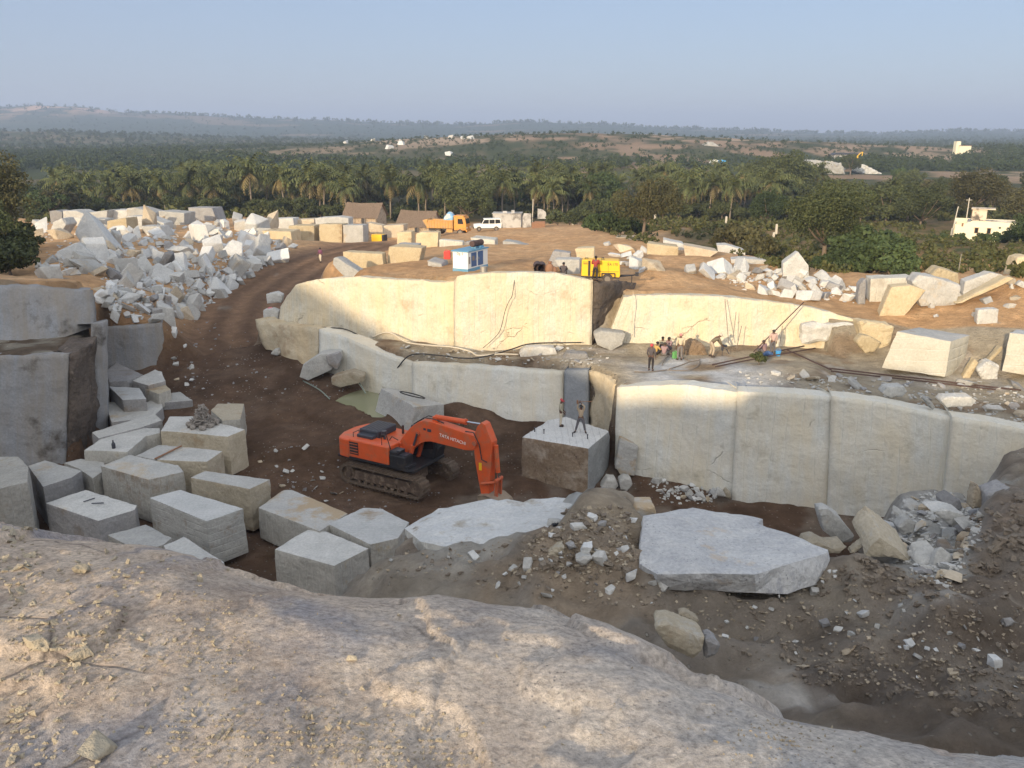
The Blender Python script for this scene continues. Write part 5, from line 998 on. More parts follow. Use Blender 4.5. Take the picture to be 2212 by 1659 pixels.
    cb = MB(); cb.prism([(.45, 1.3), (2.05, 1.3), (2.2, 1.9), (1.95, 3.05), (.5, 3.05)], 'y', .5, 1.45, .05); cab = cb.build('cab', M['black'], E)
    g = MB(); g.prism([(1.15, 1.75), (2.02, 1.9), (1.85, 2.92), (1.1, 2.92)], 'y', .488, .5); g.prism([(.6, 1.9), (1.02, 1.85), (1.0, 2.92), (.62, 2.92)], 'y', .488, .5); g.box((2.125, .97, 2.4), (.02, .8, 1.0), Matrix.Rotation(R(-12), 3, 'Y')); g.build('cab_window', M['glass'], cab)
    # boom, stick, bucket
    bo = MB(); bo.prism([(-.3, 1.45), (.5, 2.77), (1.1, 3.45), (1.6, 3.84), (2.0, 4.0), (2.54, 4.02), (5.2, 3.70), (5.42, 3.45), (5.35, 3.1), (5.1, 2.86), (4.6, 2.80), (2.4, 2.88), (2.0, 2.78), (1.62, 2.56), (1.0, 2.06), (-.1, 1.22), (-.3, 1.25)], 'y', -.31, .31, .03)
    boom = bo.build('boom', M['orange'], E)
    q = MB(); q.tube((1.6, -.40, 3.2), (1.6, .40, 3.2), .13, n=16); q.tube((5.28, -.42, 3.32), (5.28, .42, 3.32), .13, n=16); q.build('boom_pins', M['orange_dk'], boom)
    lx = Matrix(((1, 0, 0), (0, 0, -1), (0, 1, 0))).to_4x4()
    text_obj('lettering', 'TATA HITACHI', .25, M['letter_w'], boom, Matrix.Translation((3.85, -.318, 3.27)) @ Matrix.Rotation(R(7), 4, 'Y') @ lx)
    MB().box((2.05, -.315, 3.52), (.16, .012, .12)).box((2.35, -.315, 3.5), (.26, .012, .17)).build('badge', M['hood'], boom)
    ho = MB(); ho.path([(1.2, -.12, 3.62), (1.9, -.14, 4.1), (2.6, -.15, 4.14), (3.2, -.15, 4.02)], .03, 6); ho.path([(1.2, .1, 3.62), (2.0, .12, 4.15), (2.9, .12, 4.15)], .03, 6); ho.path([(4.6, -.2, 3.82), (5.2, -.34, 3.9), (5.55, -.36, 3.3), (5.7, -.36, 2.5), (6.0, -.34, 2.4)], .03, 6); ho.path([(-.4, -.5, 2.3), (-.1, -.45, 2.75), (.3, -.4, 2.6)], .028, 6); ho.build('hydraulic_hoses', M['hose_b'], boom)
    for s in (-1, 1):
        cy = MB(); a, b_ = Vector((.95, s*.46, 1.35)), Vector((1.6, s*.40, 3.2)); m_ = a.lerp(b_, .62); cy.tube(a, m_, .12, n=14); k = cy.build('boom_cylinder', M['orange'], E)
        MB().tube(m_, b_, .06, n=12).build('cylinder_rod', M['hood'], k)
    a, b_ = Vector((2.6, 0, 4.22)), Vector((5.75, 0, 4.3)); m_ = a.lerp(b_, .62); k = MB().tube(a, m_, .14, n=16).box((2.62, 0, 4.12), (.3, .3, .3)).tube(m_-Vector((.12, 0, 0)), m_, .165, n=16).build('stick_cylinder', M['orange'], E); MB().tube(m_, b_, .065, n=12).build('cylinder_rod', M['chrome'], k)
    st = MB(); st.prism([(5.38, 4.25), (5.62, 4.5), (5.85, 4.42), (6.28, 3.5), (6.22, 2.8), (6.12, 1.4), (6.05, .35), (5.62, .3), (5.42, 1.2), (5.22, 2.3), (5.12, 3.3), (5.2, 3.8)], 'y', -.27, .27, .03); stick = st.build('stick', M['orange'], E)
    MB().box((5.55, -.275, 2.05), (.17, .012, .42)).build('warning_sticker', M['yellow'], stick)
    q = MB(); q.tube((5.8, -.36, .42), (5.8, .36, .42), .11, n=14); q.tube((5.75, -.5, 1.2), (6.55, -.2, 1.35), .075); q.tube((6.5, -.34, 1.42), (6.5, .34, 1.42), .1); q.prism([(6.42, 1.5), (6.6, 1.45), (6.55, .4), (6.38, .4)], 'y', -.25, -.15); q.prism([(6.42, 1.5), (6.6, 1.45), (6.55, .4), (6.38, .4)], 'y', .15, .25); q.build('bucket_linkage', M['orange_dk'], stick)
    a, b_ = Vector((6.35, 0, 3.3)), Vector((6.5, 0, 1.45)); m_ = a.lerp(b_, .8); k = MB().tube(a, m_, .125, n=16).build('bucket_cylinder', M['orange'], E); MB().tube(m_, b_, .06).build('cylinder_rod', M['chrome'], k)
    bu = MB(); prof = [(5.55, .5), (6.0, .62), (6.5, .55), (6.95, .3), (7.15, -.05), (7.05, -.35), (6.7, -.5)]; inn = [(x*.985+.07, z*.9-.02) for x, z in prof]
    for (p, p2), (i1, i2) in zip(zip(prof, prof[1:]), zip(inn, inn[1:])): bu.prism([p, p2, (p2[0]-.05, p2[1]-.06), (p[0]-.02, p[1]-.07)], 'y', -.62, .62)
    for s in (-.62, .6): bu.prism(prof+[(5.9, -.3), (5.6, .1)], 'y', s, s+.03)
    for k in range(5): bu.box((6.62-.03, -.5+k*.25, -.58), (.12, .1, .24), Matrix.Rotation(R(35), 3, 'Y'))
    bu.build('bucket', M['bucketm'], E)
excavator()
for _o in list(bpy.data.objects):
    if _o.parent and _o.parent.name == 'excavator' and _o.name.split('.')[0] in ('deck', 'counterweight', 'engine_house', 'handrail', 'tool_box', 'step_plate', 'cab'): _o.location.z = .2
def wheel(name, c, r, w, parent, axis='y'):
    d = Vector((0, w/2, 0)) if axis == 'y' else Vector((w/2, 0, 0)); c = Vector(c)
    m = MB(); m.tube(c-d, c+d, r, n=24); bmesh.ops.bevel(m.bm, geom=[e for e in m.bm.edges if len(e.link_faces) == 2 and e.calc_face_angle(0) > 1], offset=w*.18, segments=2, affect='EDGES'); t = m.build(name, M['tyre'], parent)
    MB().tube(c-d*1.04, c+d*1.04, r*.52, n=18).tube(c-d*1.12, c+d*1.12, r*.18, n=10).build('rim', M['rim'], t); return t
def compressor():
    p = at(1303, 601, 60.2); p.z = hz1(p.x, p.y); E = empty('air_compressor', p, R(-7), 'yellow towable air compressor with one visible wheel on the plateau edge', 'air compressor')
    b = MB(); b.prism([(-1.52, .52), (1.12, .46), (1.17, .62), (1.1, 1.55), (1.02, 1.6), (-1.42, 1.64), (-1.5, 1.6)], 'y', -.62, .62, .03); B = b.build('body', M['yellow'], E)
    MB().box((-.98, -.632, 1.07), (.16, .03, 1.06)).build('door_gap', M['black'], B)
    MB().box((-1.25, -.628, 1.5), (.32, .015, .035)).box((-1.25, -.628, 1.38), (.32, .015, .05)).build('logo_strip', M['letter_k'], B)
    MB().box((.1, -.628, .86), (1.9, .012, .02)).box((.35, -.628, 1.1), (.012, .012, .9)).build('panel_seam', M['letter_k'], B)
    lx = Matrix(((1, 0, 0), (0, 0, -1), (0, 1, 0))).to_4x4()
    text_obj('lettering', 'XA 170', .24, M['letter_k'], B, Matrix.Translation((.62, -.632, 1.36)) @ lx)
    MB().box((-.2, 0, .46), (2.7, 1.2, .16)).box((.35, -.62, .74), (.92, .28, .06)).box((-.1, -.62, .6), (.06, .28, .3)).box((.8, -.62, .6), (.06, .28, .3)).build('chassis', M['black'], E)
    MB().path([(-.12, -.3, 1.6), (-.12, -.3, 1.78), (-.02, -.3, 1.8), (.02, -.3, 1.62)], .03, 6).path([(-1.3, 0, 1.6), (-1.3, 0, 1.7), (-1.1, 0, 1.7), (-1.1, 0, 1.6)], .03, 6).build('lifting_eye', M['black'], E)
    wheel('wheel', (.3, -.66, .36), .37, .26, E); wheel('wheel', (.3, .66, .36), .37, .26, E)
    MB().path([(1.0, -.35, .46), (2.1, 0, .55), (2.3, 0, .6)], .05, 6).path([(1.0, .35, .46), (2.1, 0, .55)], .05, 6).box((2.35, 0, .62), (.25, .22, .24)).tube((2.0, 0, 0), (2.0, 0, .6), .03).build('tow_bar', M['black'], E)
compressor()
def generator():
    p = at(1011, 590, 61.3); p.z = hz1(p.x, p.y)-.05; E = empty('generator', p, R(62), 'blue and white generator cabinet with a brown muffler on its roof', 'generator')
    L, W, H = 2.9, 1.28, 1.5                                     # nearest corner sits at the origin
    MB().box((L/2, W/2, .12), (L, W, .24)).build('base', M['blue'], E)
    B = MB().box((L/2, W/2, .24+.6), (L-.03, W-.03, 1.2)).build('cabinet', M['white'], E)
    MB().prism([(-.06, 1.44), (-.06, 1.5), (0.1, 1.53), (L-.1, 1.53), (L+.06, 1.5), (L+.06, 1.44)], 'y', -.07, W+.07).build('roof', M['blue'], E)
    for i, x in enumerate((.85, 1.8)):
        d = MB().box((x, -.005, .84), (.72, .03, 1.0)).build('door', M['blue_dk'], B); MB().box((x+(.28 if i == 0 else -.28), -.03, .85), (.04, .03, .16)).build('handle', M['steel'], d)
        if i == 0: MB().box((x-.1, -.024, .95), (.3, .012, .34)).build('vent', M['rim'], d)
    MB().box((.22, -.022, .85), (.14, .02, .5)).build('control_panel', M['rim'], B)
    MB().tube((1.35, .45, 1.86), (2.75, .45, 1.86), .22, n=20).tube((2.75, .45, 1.86), (2.95, .45, 1.86), .1).build('muffler', M['rust'], E)
    MB().box((1.6, .45, 1.59), (.1, .4, .14)).box((2.4, .45, 1.59), (.5, .5, .14)).build('muffler_bracket', M['blue'], E)
    lx = Matrix(((0, 0, -1), (-1, 0, 0), (0, 1, 0))).to_4x4()
    text_obj('lettering', 'Dg. 2', .24, M['letter_k'], B, Matrix.Translation((.008, .66, 1.3)) @ lx)
generator()
def simple(name, label, cat, fn, p, rz=0, mat='steel', group=None, smooth=False):
    m = MB(); fn(m); o = m.build(name, M[mat], None, smooth, p); o.rotation_euler = (0, 0, rz); return tag(o, label, cat, group)
def gp(u, v, Y):
    p = at(u, v, Y); p.z = hz1(p.x, p.y); return p
def drum(m): m.tube((0, 0, 0), (0, 0, .62), .26, n=20); m.tube((0, 0, .2), (0, 0, .23), .272, n=20); m.tube((0, 0, .42), (0, 0, .45), .272, n=20); m.tube((0, 0, .6), (0, 0, .64), .272, n=20)
simple('drum', 'grey metal drum in front of the generator doors', 'drum', drum, gp(1045, 590, 60.0), mat='steel')
def can(m): m.box((0, 0, .3), (.52, .34, .6), bev=.05); m.tube((.15, 0, .6), (.15, 0, .68), .06); m.path([(-.18, 0, .6), (-.15, 0, .7), (.02, 0, .7), (.05, 0, .6)], .025, 6)
_p = at(965, 562, 66.6); simple('jerrycan', 'red plastic can standing on the low pale block', 'can', can, Vector((_p.x, _p.y+.6, _p.z)), mat='red')
simple('jerrycan', 'bright green plastic can by the feet of the man in cream', 'can', can, gp(1458, 770, 53.2), .5, 'green').scale = (.65, .65, .7)
def bucket_(m): m.tube((0, 0, 0), (0, 0, .34), .13, .18, n=18); m.path([(-.18, 0, .33), (-.12, 0, .46), (.12, 0, .46), (.18, 0, .33)], .012, 6)
simple('bucket', 'bright blue bucket at the feet of the man in the pink shirt', 'bucket', bucket_, gp(1681, 764, 53), 0, 'bluep')
def clothb(m): m.ball((0, 0, .16), (.5, .36, .34)); m.ball((.2, .05, .12), (.34, .3, .24)); m.ball((-.2, .02, .1), (.3, .3, .22))
simple('cloth_bundle', 'dark blue cloth bundle left of the man in the pink shirt', 'bundle', clothb, gp(1659, 762, 53.2), 0, 'blue_dk')
simple('cloth_bundle', 'pink cloth thrown over a stone beside the haul road', 'bundle', clothb, at(585, 672, 65.6), .3, 'pink')
def sq_stone(m): m.box((0, 0, .4), (1.0, .8, .8), bev=.08)
for u, v, Y, lb in [(590, 645, 66, 'white squared stone standing at the tip of the upper face'), (583, 680, 65.2, 'grey squared stone under the pink cloth')]:
    _p = at(u, v, Y); front_block([(u-16, v-10), (u+6, v-14), (u+20, v-8), (u+18, v+10), (u-14, v+12)], Y, .9, lb, 'granite', None, ground=False)
def pipes(m): m.tube((0, 0, .45), (0, 1.4, .45), .3, n=18, caps=False); m.tube((0, 0, .45), (0, 1.4, .45), .24, n=18, caps=False); m.tube((0, .3, .45), (0, .34, .45), .25, n=18); m.box((0, .2, .12), (.5, .3, .24))
for i, u in enumerate((1162, 1171)): simple('pipe_section', 'rusty brown pipe end lying beside the seated men', 'pipe', pipes, gp(u, 588, 59.3), 0, 'rust', 'rusty pipe ends')
def sack(m): m.ball((0, 0, .42), (.62, .45, .95)); m.ball((.3, .1, .3), (.5, .45, .7)); m.tube((0, 0, .85), (.03, 0, 1.0), .1, .16)
simple('sack', 'brown sack standing between the pipe ends and the seated man', 'sack', sack, gp(1187, 588, 59.3), 0, 'wood', smooth=True)
def small_machine():
    p = gp(818, 522, 128); E = empty('small_compressor', p, R(-20), 'small yellow machine box on wheels by the whitish square block', 'machine')
    MB().box((0, 0, 1.15), (1.7, 1.3, 1.1), bev=.05).build('body', M['yellow'], E); MB().box((0, 0, .5), (1.8, 1.3, .18)).box((.98, 0, 1.15), (.3, 1.2, 1.0)).build('chassis', M['black'], E)
    for x in (-.5, .5): wheel('wheel', (x, -.62, .34), .34, .2, E)
small_machine()
def truck():
    p = ong(968, 507); E = empty('dump_truck', p, R(-14), 'dusty orange dump truck parked in front of the thatched huts', 'truck')
    MB().box((0, 0, .85), (6.2, .9, .3)).build('chassis', M['black'], E)
    b = MB(); b.prism([(-3.2, 1.15), (1.15, 1.15), (1.15, 2.35), (-2.9, 2.35)], 'y', -1.18, -1.08); b.prism([(-3.2, 1.15), (1.15, 1.15), (1.15, 2.35), (-2.9, 2.35)], 'y', 1.08, 1.18); b.box((-1.0, 0, 1.15), (4.4, 2.3, .12)); b.box((1.13, 0, 1.8), (.08, 2.3, 1.3)); b.box((-3.1, 0, 1.7), (.1, 2.3, 1.0)); b.prism([(-3.9, 2.3), (-3.1, 1.2), (-3.0, 1.2), (-3.1, 2.5)], 'y', -1.15, 1.15)
    for i in range(9): b.box((-2.8+i*.46, -1.21, 1.75), (.1, .08, 1.2))
    b.box((-.9, -1.22, 2.36), (4.3, .12, .12)); b.build('bed', M['bed'], E)
    c = MB(); c.prism([(1.35, .85), (3.35, .85), (3.4, 1.7), (3.15, 2.9), (1.35, 2.9)], 'y', -1.15, 1.15, .06); c.box((2.1, 0, 3.0), (1.7, 2.0, .25), bev=.06); C = c.build('cab', M['truck'], E)
    MB().prism([(2.0, 1.85), (2.95, 1.85), (2.75, 2.65), (2.0, 2.65)], 'y', -1.165, -1.15).build('side_window', M['glass'], C); MB().box((3.29, 0, 2.25), (.03, 1.9, .8), Matrix.Rotation(R(-12), 3, 'Y')).build('windscreen', M['glass'], C)
    MB().box((3.42, 0, .8), (.2, 2.3, .35), bev=.03).build('bumper', M['truck'], E)
    for y in (-.8, .8): MB().tube((3.4, y, 1.25), (3.46, y, 1.25), .13).build('headlight', M['white'], C)
    for x in (-1.35, 2.35):
        for y in (-1, 1): wheel('wheel', (x, y*.98, .55), .55, .36, E)
    MB().box((-1.35, -1.0, 1.15), (1.4, .5, .05)).box((2.35, -1.1, 1.15), (1.35, .3, .08)).box((.6, -.9, .75), (1.0, .5, .5)).build('mudguard', M['bed'], E)
    q = E.matrix_basis if False else Matrix.Translation(p) @ Matrix.Rotation(R(-14), 4, 'Z')
    def tb(m): m.ball((0, 0, .6), (1.5, 1.9, 2.1)); m.ball((-.5, 0, .4), (1.1, 1.8, 1.5)); m.box((.3, 0, .4), (.9, 1.7, 1.4), bev=.2)
    simple('tarpaulin_bundle', 'blue and white tarpaulin load behind the orange truck cab', 'tarpaulin', tb, q @ Vector((.4, 0, 2.0)), R(-14), 'tarp', smooth=True)
truck()
def suv():
    p = ong(1053, 498.5); E = empty('parked_car', p, R(186), 'white four wheel drive car parked by the stained white shed', 'car')
    b = MB(); b.prism([(-2.1, .45), (2.1, .45), (2.15, .75), (2.1, 1.0), (1.0, 1.1), (.95, 1.12), (.55, 1.85), (-1.95, 1.87), (-2.12, 1.1)], 'y', -.85, .85, .06); B = b.build('body', M['white'], E)
    for y in (-.86, .86):
        w = MB(); w.prism([(.85, 1.15), (.52, 1.72), (-.15, 1.74), (-.15, 1.15)], 'y', y-.012, y+.012); w.prism([(-.25, 1.15), (-.25, 1.74), (-1.05, 1.75), (-1.05, 1.15)], 'y', y-.012, y+.012); w.prism([(-1.15, 1.15), (-1.15, 1.75), (-1.85, 1.75), (-1.95, 1.2)], 'y', y-.012, y+.012); w.build('side_window', M['glass'], B)
        for x in (-1.3, 1.35): wheel('wheel', (x, y*.92, .36), .37, .24, E)
        MB().box((2.13, y*.75, .85), (.06, .3, .2)).build('headlight', M['chrome'], B)
    MB().prism([(1.0, 1.14), (1.02, 1.14), (.62, 1.78), (.58, 1.78)], 'y', -.75, .75).build('windscreen', M['glass'], B)
    MB().box((2.18, 0, .55), (.16, 1.7, .22)).box((-2.16, 0, .55), (.14, 1.7, .22)).box((0, 0, .4), (3.6, 1.5, .12)).build('bumper', M['black'], E)
suv()
def hut(p, rz, L, D, hw, hr, label, seed):
    E = empty('thatched_hut', p, rz, label, 'hut'); bm = bmesh.new(); rs = random.Random(seed)
    n, k = 26, 10; G = []
    for side in (-1, 1):
        G = []
        for i in range(n+1):
            x = -L/2-.4+(L+.8)*i/n; col = []
            for j in range(k+1):
                t = j/k; y = side*(D/2+.55)*t; z = hr-(hr-hw+.35)*t**.92+rs.uniform(-.05, .05)-.15*math.sin(i/n*math.pi)*(1-t); col.append(bm.verts.new((x+rs.uniform(-.05, .05), y, z)))
            G.append(col)
        for a, b in zip(G, G[1:]):
            for j in range(k): bm.faces.new((a[j], a[j+1], b[j+1], b[j]))
    r = bmesh.ops.solidify(bm, geom=bm.faces[:], thickness=.18); link('roof', bm_mesh(bm, 'roof'), M['thatch'], E)
    w = MB(); w.prism([(-D/2, -.3), (D/2, -.3), (D/2, hw), (0, hr-.25), (-D/2, hw)], 'x', -L/2, -L/2+.2); w.prism([(-D/2, -.3), (D/2, -.3), (D/2, hw), (0, hr-.25), (-D/2, hw)], 'x', L/2-.2, L/2); w.box((0, D/2-.1, hw/2-.15), (L, .2, hw+.3)); w.box((0, -D/2+.1, hw/2-.15), (L, .2, hw+.3)); W = w.build('wall', M['mudwall'], E)
    MB().box((L*.1, -D/2-.02, .85), (.9, .06, 1.7)).build('door', M['black'], W)
    m = MB()
    for x in (-L/2, -L/6, L/6, L/2): m.tube((x, -D/2-.45, -.3), (x, -D/2-.45, hw-.1), .06, n=6)
    m.build('post', M['grey_wood'], E)
hut(gp(790, 486, 176), R(-14), 7.0, 5.2, 1.7, 4.2, 'left thatched hut with a grey brown roof behind the yard blocks', 1)
hut(gp(906, 494, 172), R(-18), 7.0, 5.6, 1.7, 4.4, 'right thatched hut with a tall gable behind the orange truck', 2)
def shed():
    E = empty('white_shed', gp(1095, 493, 183), R(-4), 'stained white walled shed behind the white car', 'shed')
    MB().box((0, 2, 1.4), (6.0, 4, 3.0)).build('wall', M['lime'], E); MB().box((0, 2, 2.96), (6.3, 4.3, .12)).build('roof', M['lime'], E); MB().box((-3.03, 1.2, 1.0), (.06, 1, 2)).build('door', M['black'], E)
    MB().box((1.2, 1.0, 3.3), (.7, .7, .6)).box((-.5, 1.4, 3.2), (.9, .6, .35)).build('roof_tank', M['lime'], E)
    MB().prism([(-.9, -.2), (.85, -.2), (.9, 2.9), (-.6, 2.95), (-.9, 2.3)], 'y', 0, .35).build('upright_slab', M['lime'])
    o = bpy.data.objects['upright_slab']; o.location = gp(1138, 493, 182); tag(o, 'pale upright stone slab right of the stained white shed', 'stone slab')
    o = MB().prism([(-.9, -.2), (1.1, -.2), (.9, 1.2), (.2, 1.8), (-.9, 2.0)], 'y', 0, .3).build('upright_slab', M['lime']); o.location = gp(1170, 480, 190); o.location.z += 1.2; tag(o, 'small pale slab half hidden in bushes right of the shed', 'stone slab')
    o = MB().box((0, 0, .6), (2.7, 1, 1.4), bev=.08).box((.3, .2, 1.3), (2.2, .8, .3), bev=.06).build('brick_stack', M['wood']); o.location = gp(1163, 497, 178); tag(o, 'brown stack of bricks at the right end of the shed', 'brick stack')
shed()
def house():
    a = ong(2057, 511); b = ong(2194, 521); Y0 = 146; A = at(2057, 511, Y0+2); B = at(2194, 521, Y0-2.5); c = (A+B)/2; c.z = min(A.z, B.z); d = B-A; L = math.hypot(d.x, d.y); rz = math.atan2(d.y, d.x)
    E = empty('white_house', c, rz, 'cream white flat roofed house with a small stair room beyond the field', 'house'); h = 2.9
    w = MB(); w.prism([(-L/2, -1), (L/2, -1), (L/2, h+.05), (L/2-2, h+.05), (-L/2+2.8, h+.15), (-L/2+1.4, h-.55), (-L/2, h-.55)], 'y', 0, .25); w.box((L/2-.12, 3, h/2-.4), (.24, 6, h+.9)); w.box((-L/2+.12, 3, h/2-.7), (.24, 6, h+.3)); w.box((0, 6, h/2-.4), (L, .24, h+.8)); W = w.build('wall', M['housew'], E)
    MB().box((.7, 3.1, h-.15), (L-2.4, 5.6, .14)).build('roof', M['lime'], E)
    MB().prism([(-.3, h+.1), (2.8, h+.1), (6.2, h), (6.2, h+.3), (4.5, h+.42), (1, h+.36)], 'y', .3, .5).build('parapet', M['lime'], E)
    for x in (-L/2+3.5, -L/2+5.35):
        f = MB().box((x, -.02, 1.45), (.6, .08, .95)).build('window', M['wood'], W); MB().box((x, -.07, 1.45), (.44, .03, .78)).build('pane', M['glass'], f); MB().box((x, -.15, 2.0), (.9, .35, .07)).build('sunshade', M['housew'], f)
    for x in (L/2-2.6, L/2-1.4): f = MB().box((x, -.01, 2.05), (.3, .06, .3)).build('vent', M['black'], W); MB().box((x+.1, -.1, 2.25), (.45, .25, .05)).build('sunshade', M['housew'], f)
    MB().box((-L/2+1.3, -.02, 2.3), (.28, .1, .55)).build('pipe_niche', M['wood'], W)
    s = MB(); s.box((-L/2+3.6, 1.8, h+.95), (2.2, 2.2, 2.1)); s.prism([(-L/2+2.3, h+2.0), (-L/2+5.9, h+2.0), (-L/2+5.9, h+2.15), (-L/2+2.3, h+2.15)], 'y', .4, 3.4); s.build('stair_room', M['soot'], E)
house()
# posts and poles
def post_(m): m.prism([(-.12, -.3), (.12, -.3), (.1, 1.55), (.04, 1.7), (-.1, 1.62)], 'y', -.08, .08)
for u, v, Y, s in [(1677, 497, 140, 1.0), (1567, 499, 150, 1.05), (1237, 494, 165, 1.1), (1414, 490, 160, 1.0), (1672, 500, 138, .5), (2056, 505, 155, .8)]: simple('stone_post', 'upright pale stone post in the scrub beyond the yard', 'post', post_, gp(u, v, Y), .2, 'stone_post', 'stone posts beyond the yard').scale = (1.4, 1.4, s)
def pole_(m): m.tube((0, 0, -.4), (0, 0, 6.2), .11, .08, n=8); m.box((0, 0, 5.8), (1.1, .08, .08))
simple('utility_pole', 'tall pale pole rising above the stair room of the house', 'pole', pole_, gp(2088, 470, 165), 0, 'stone_post')
simple('utility_pole', 'shorter leaning pale pole left of the house', 'pole', lambda m: m.tube((0, 0, -.3), (.5, 0, 4.6), .1, .08, n=8), gp(2058, 490, 160), 0, 'stone_post')
simple('utility_pole', 'thin grey pole in the dark bushes beside the shed', 'pole', lambda m: m.tube((0, 0, -.3), (.1, 0, 5.4), .09, .07, n=8), gp(1150, 480, 188), 0, 'stone_post')
simple('fence_post', 'thin stick standing in the field near the right rubble', 'post', lambda m: m.tube((0, 0, -.2), (.03, 0, 1.7), .035, n=6), gp(2070, 590, 78), 0, 'grey_wood')
# hoses, rods, cables: they lie on the ground or hang on the rock
def on_ground(pts, dz=.06):
    out = []
    for u, v in pts: p = ong(u, v, 30); out.append(p+Vector((0, 0, dz)))
    return out
def smooth_path(P, k=5):
    out = []
    for i in range(len(P)-1):
        p0, p1, p2, p3 = P[max(i-1, 0)], P[i], P[i+1], P[min(i+2, len(P)-1)]
        for j in range(k):
            t = j/k; out.append(.5*((2*p1)+(p2-p0)*t+(2*p0-5*p1+4*p2-p3)*t*t+(3*p1-p0-3*p2+p3)*t**3))
    return out+[P[-1]]
def cable(name, P, r, mat, label, cat): return tag(link(name, bm_mesh(MB().path(smooth_path(P), r, 6).bm, name, True), M[mat]), label, cat)
cable('hose', [at(u, v, y) for u, v, y in [(805,728,60),(830,719,59.8),(850,722,59),(878,739,57.6),(928,746,56.6),(978,750,56.2),(1015,759,55.4),(1033,768,54.4),(1078,765,54.6),(1120,766,54.6)]], .055, 'hose_w', 'thick cream hose snaking along the upper ledge', 'hose')
cable('hose', [at(u, v, y) for u, v, y in [(843,822,56.2),(863,789,55.6),(890,766,54.6),(943,767,54.4),(1003,774,53.8),(1053,769,54.2),(1106,754,55.6),(1151,742,56.2),(1256,740,56.2)]], .045, 'hose_b', 'black hose running along the ledge and hanging over the lower face', 'hose')
cable('hose', [at(u, v, y) for u, v, y in [(694,707,61),(740,710,60.6),(765,719,60),(784,731,59.4)]], .04, 'hose_b', 'short black hose at the left end of the upper ledge', 'hose')
cable('hose', [at(u, v, y) for u, v, y in [(655,823,57.5),(690,842,55.5),(712,862,54)]], .045, 'hose_g', 'grey green hose lying at the left shore of the pond', 'hose')
cable('hose', [at(u, v, y) for u, v, y in [(742,800,57.6),(757,812,56.6),(775,826,56),(790,850,54.6)]], .045, 'hose_g', 'hose drooping over the tan block into the pond', 'hose')
cable('cable', [at(u, v, y) for u, v, y in [(1113,590,57.2),(1107,636,56.45),(1100,650,56.4),(1091,672,56.4),(1081,712,56.3),(1066,732,56.3),(1043,752,56.2)]], .022, 'hose_b', 'thin cable hanging down the sunlit upper face', 'cable')
cable('rope', [at(u, v, y) for u, v, y in [(1368,635,57.2),(1367,660,56.8),(1365,700,56.8),(1364,728,56.6)]], .03, 'hose_w', 'double rope hanging on the face right of the dark recess', 'rope')
for i, (a, b_) in enumerate([(((1566, 646, 56.3), (1574, 740, 54.6)), 0), (((1590, 674, 55.8), (1583, 735, 55)), 0), (((1602, 704, 55.4), (1591, 753, 54.4)), 0), (((1690, 705, 55.2), (1683, 757, 54.2)), 0)]):
    o = MB().tube(at(*a[0]), at(*a[1]), .025, n=6).build('drill_rod', M['rim']); tag(o, 'thin steel rod leaning against the face behind the workers', 'rod', 'rods leaning on the face behind the workers')
o = MB().tube(at(1736, 653, 55.6), at(1628, 760, 52.6), .035, n=6).build('drill_rod', M['rust']); tag(o, 'long dark pole leaning diagonally beside the man in the pink shirt', 'pole')
for k, (a, b_) in enumerate([((1538, 793), (1738, 752)), ((1545, 797), (1760, 757))]):
    o = MB().path(smooth_path([p for p in on_ground([a, ((a[0]*2+b_[0])/3, (a[1]*2+b_[1])/3-1), ((a[0]+2*b_[0])/3, (a[1]+2*b_[1])/3-1), b_], .14)]), .045, 6).build('steel_pipe', M['rust']); tag(o, 'long rusty pipe lying across the bench in front of the workers', 'pipe', 'pipes lying on the bench')
for k, (a, b_) in enumerate([((1790, 800), (2205, 848)), ((1795, 806), (2150, 846)), ((1700, 760), (1795, 803))]):
    o = MB().path([p for p in on_ground([(a[0]+(b_[0]-a[0])*t, a[1]+(b_[1]-a[1])*t) for t in (0, .25, .5, .75, 1)], .12)], .045, 6).build('steel_pipe', M['rust']); tag(o, 'long rusty pipe lying along the right bench below the drilled block', 'pipe', 'pipes along the right bench')
for pts, lb in [([(1430,792),(1440,775),(1458,768),(1490,782)], 'thin grey air hose curving near the man in the dark shirt'), ([(1445,800),(1470,792),(1490,784),(1512,780)], 'air hose crossing the pale bench behind the man in the dark shirt'), ([(1440,802),(1480,803),(1505,795),(1512,783)], 'air hose looping nearest the rim of the pale bench'), ([(1370,806),(1400,806),(1440,802)], 'bundle of dark hose at the rim by the man in the dark shirt')]: cable('air_hose', on_ground(pts, .07), .035, 'rim', lb, 'hose')
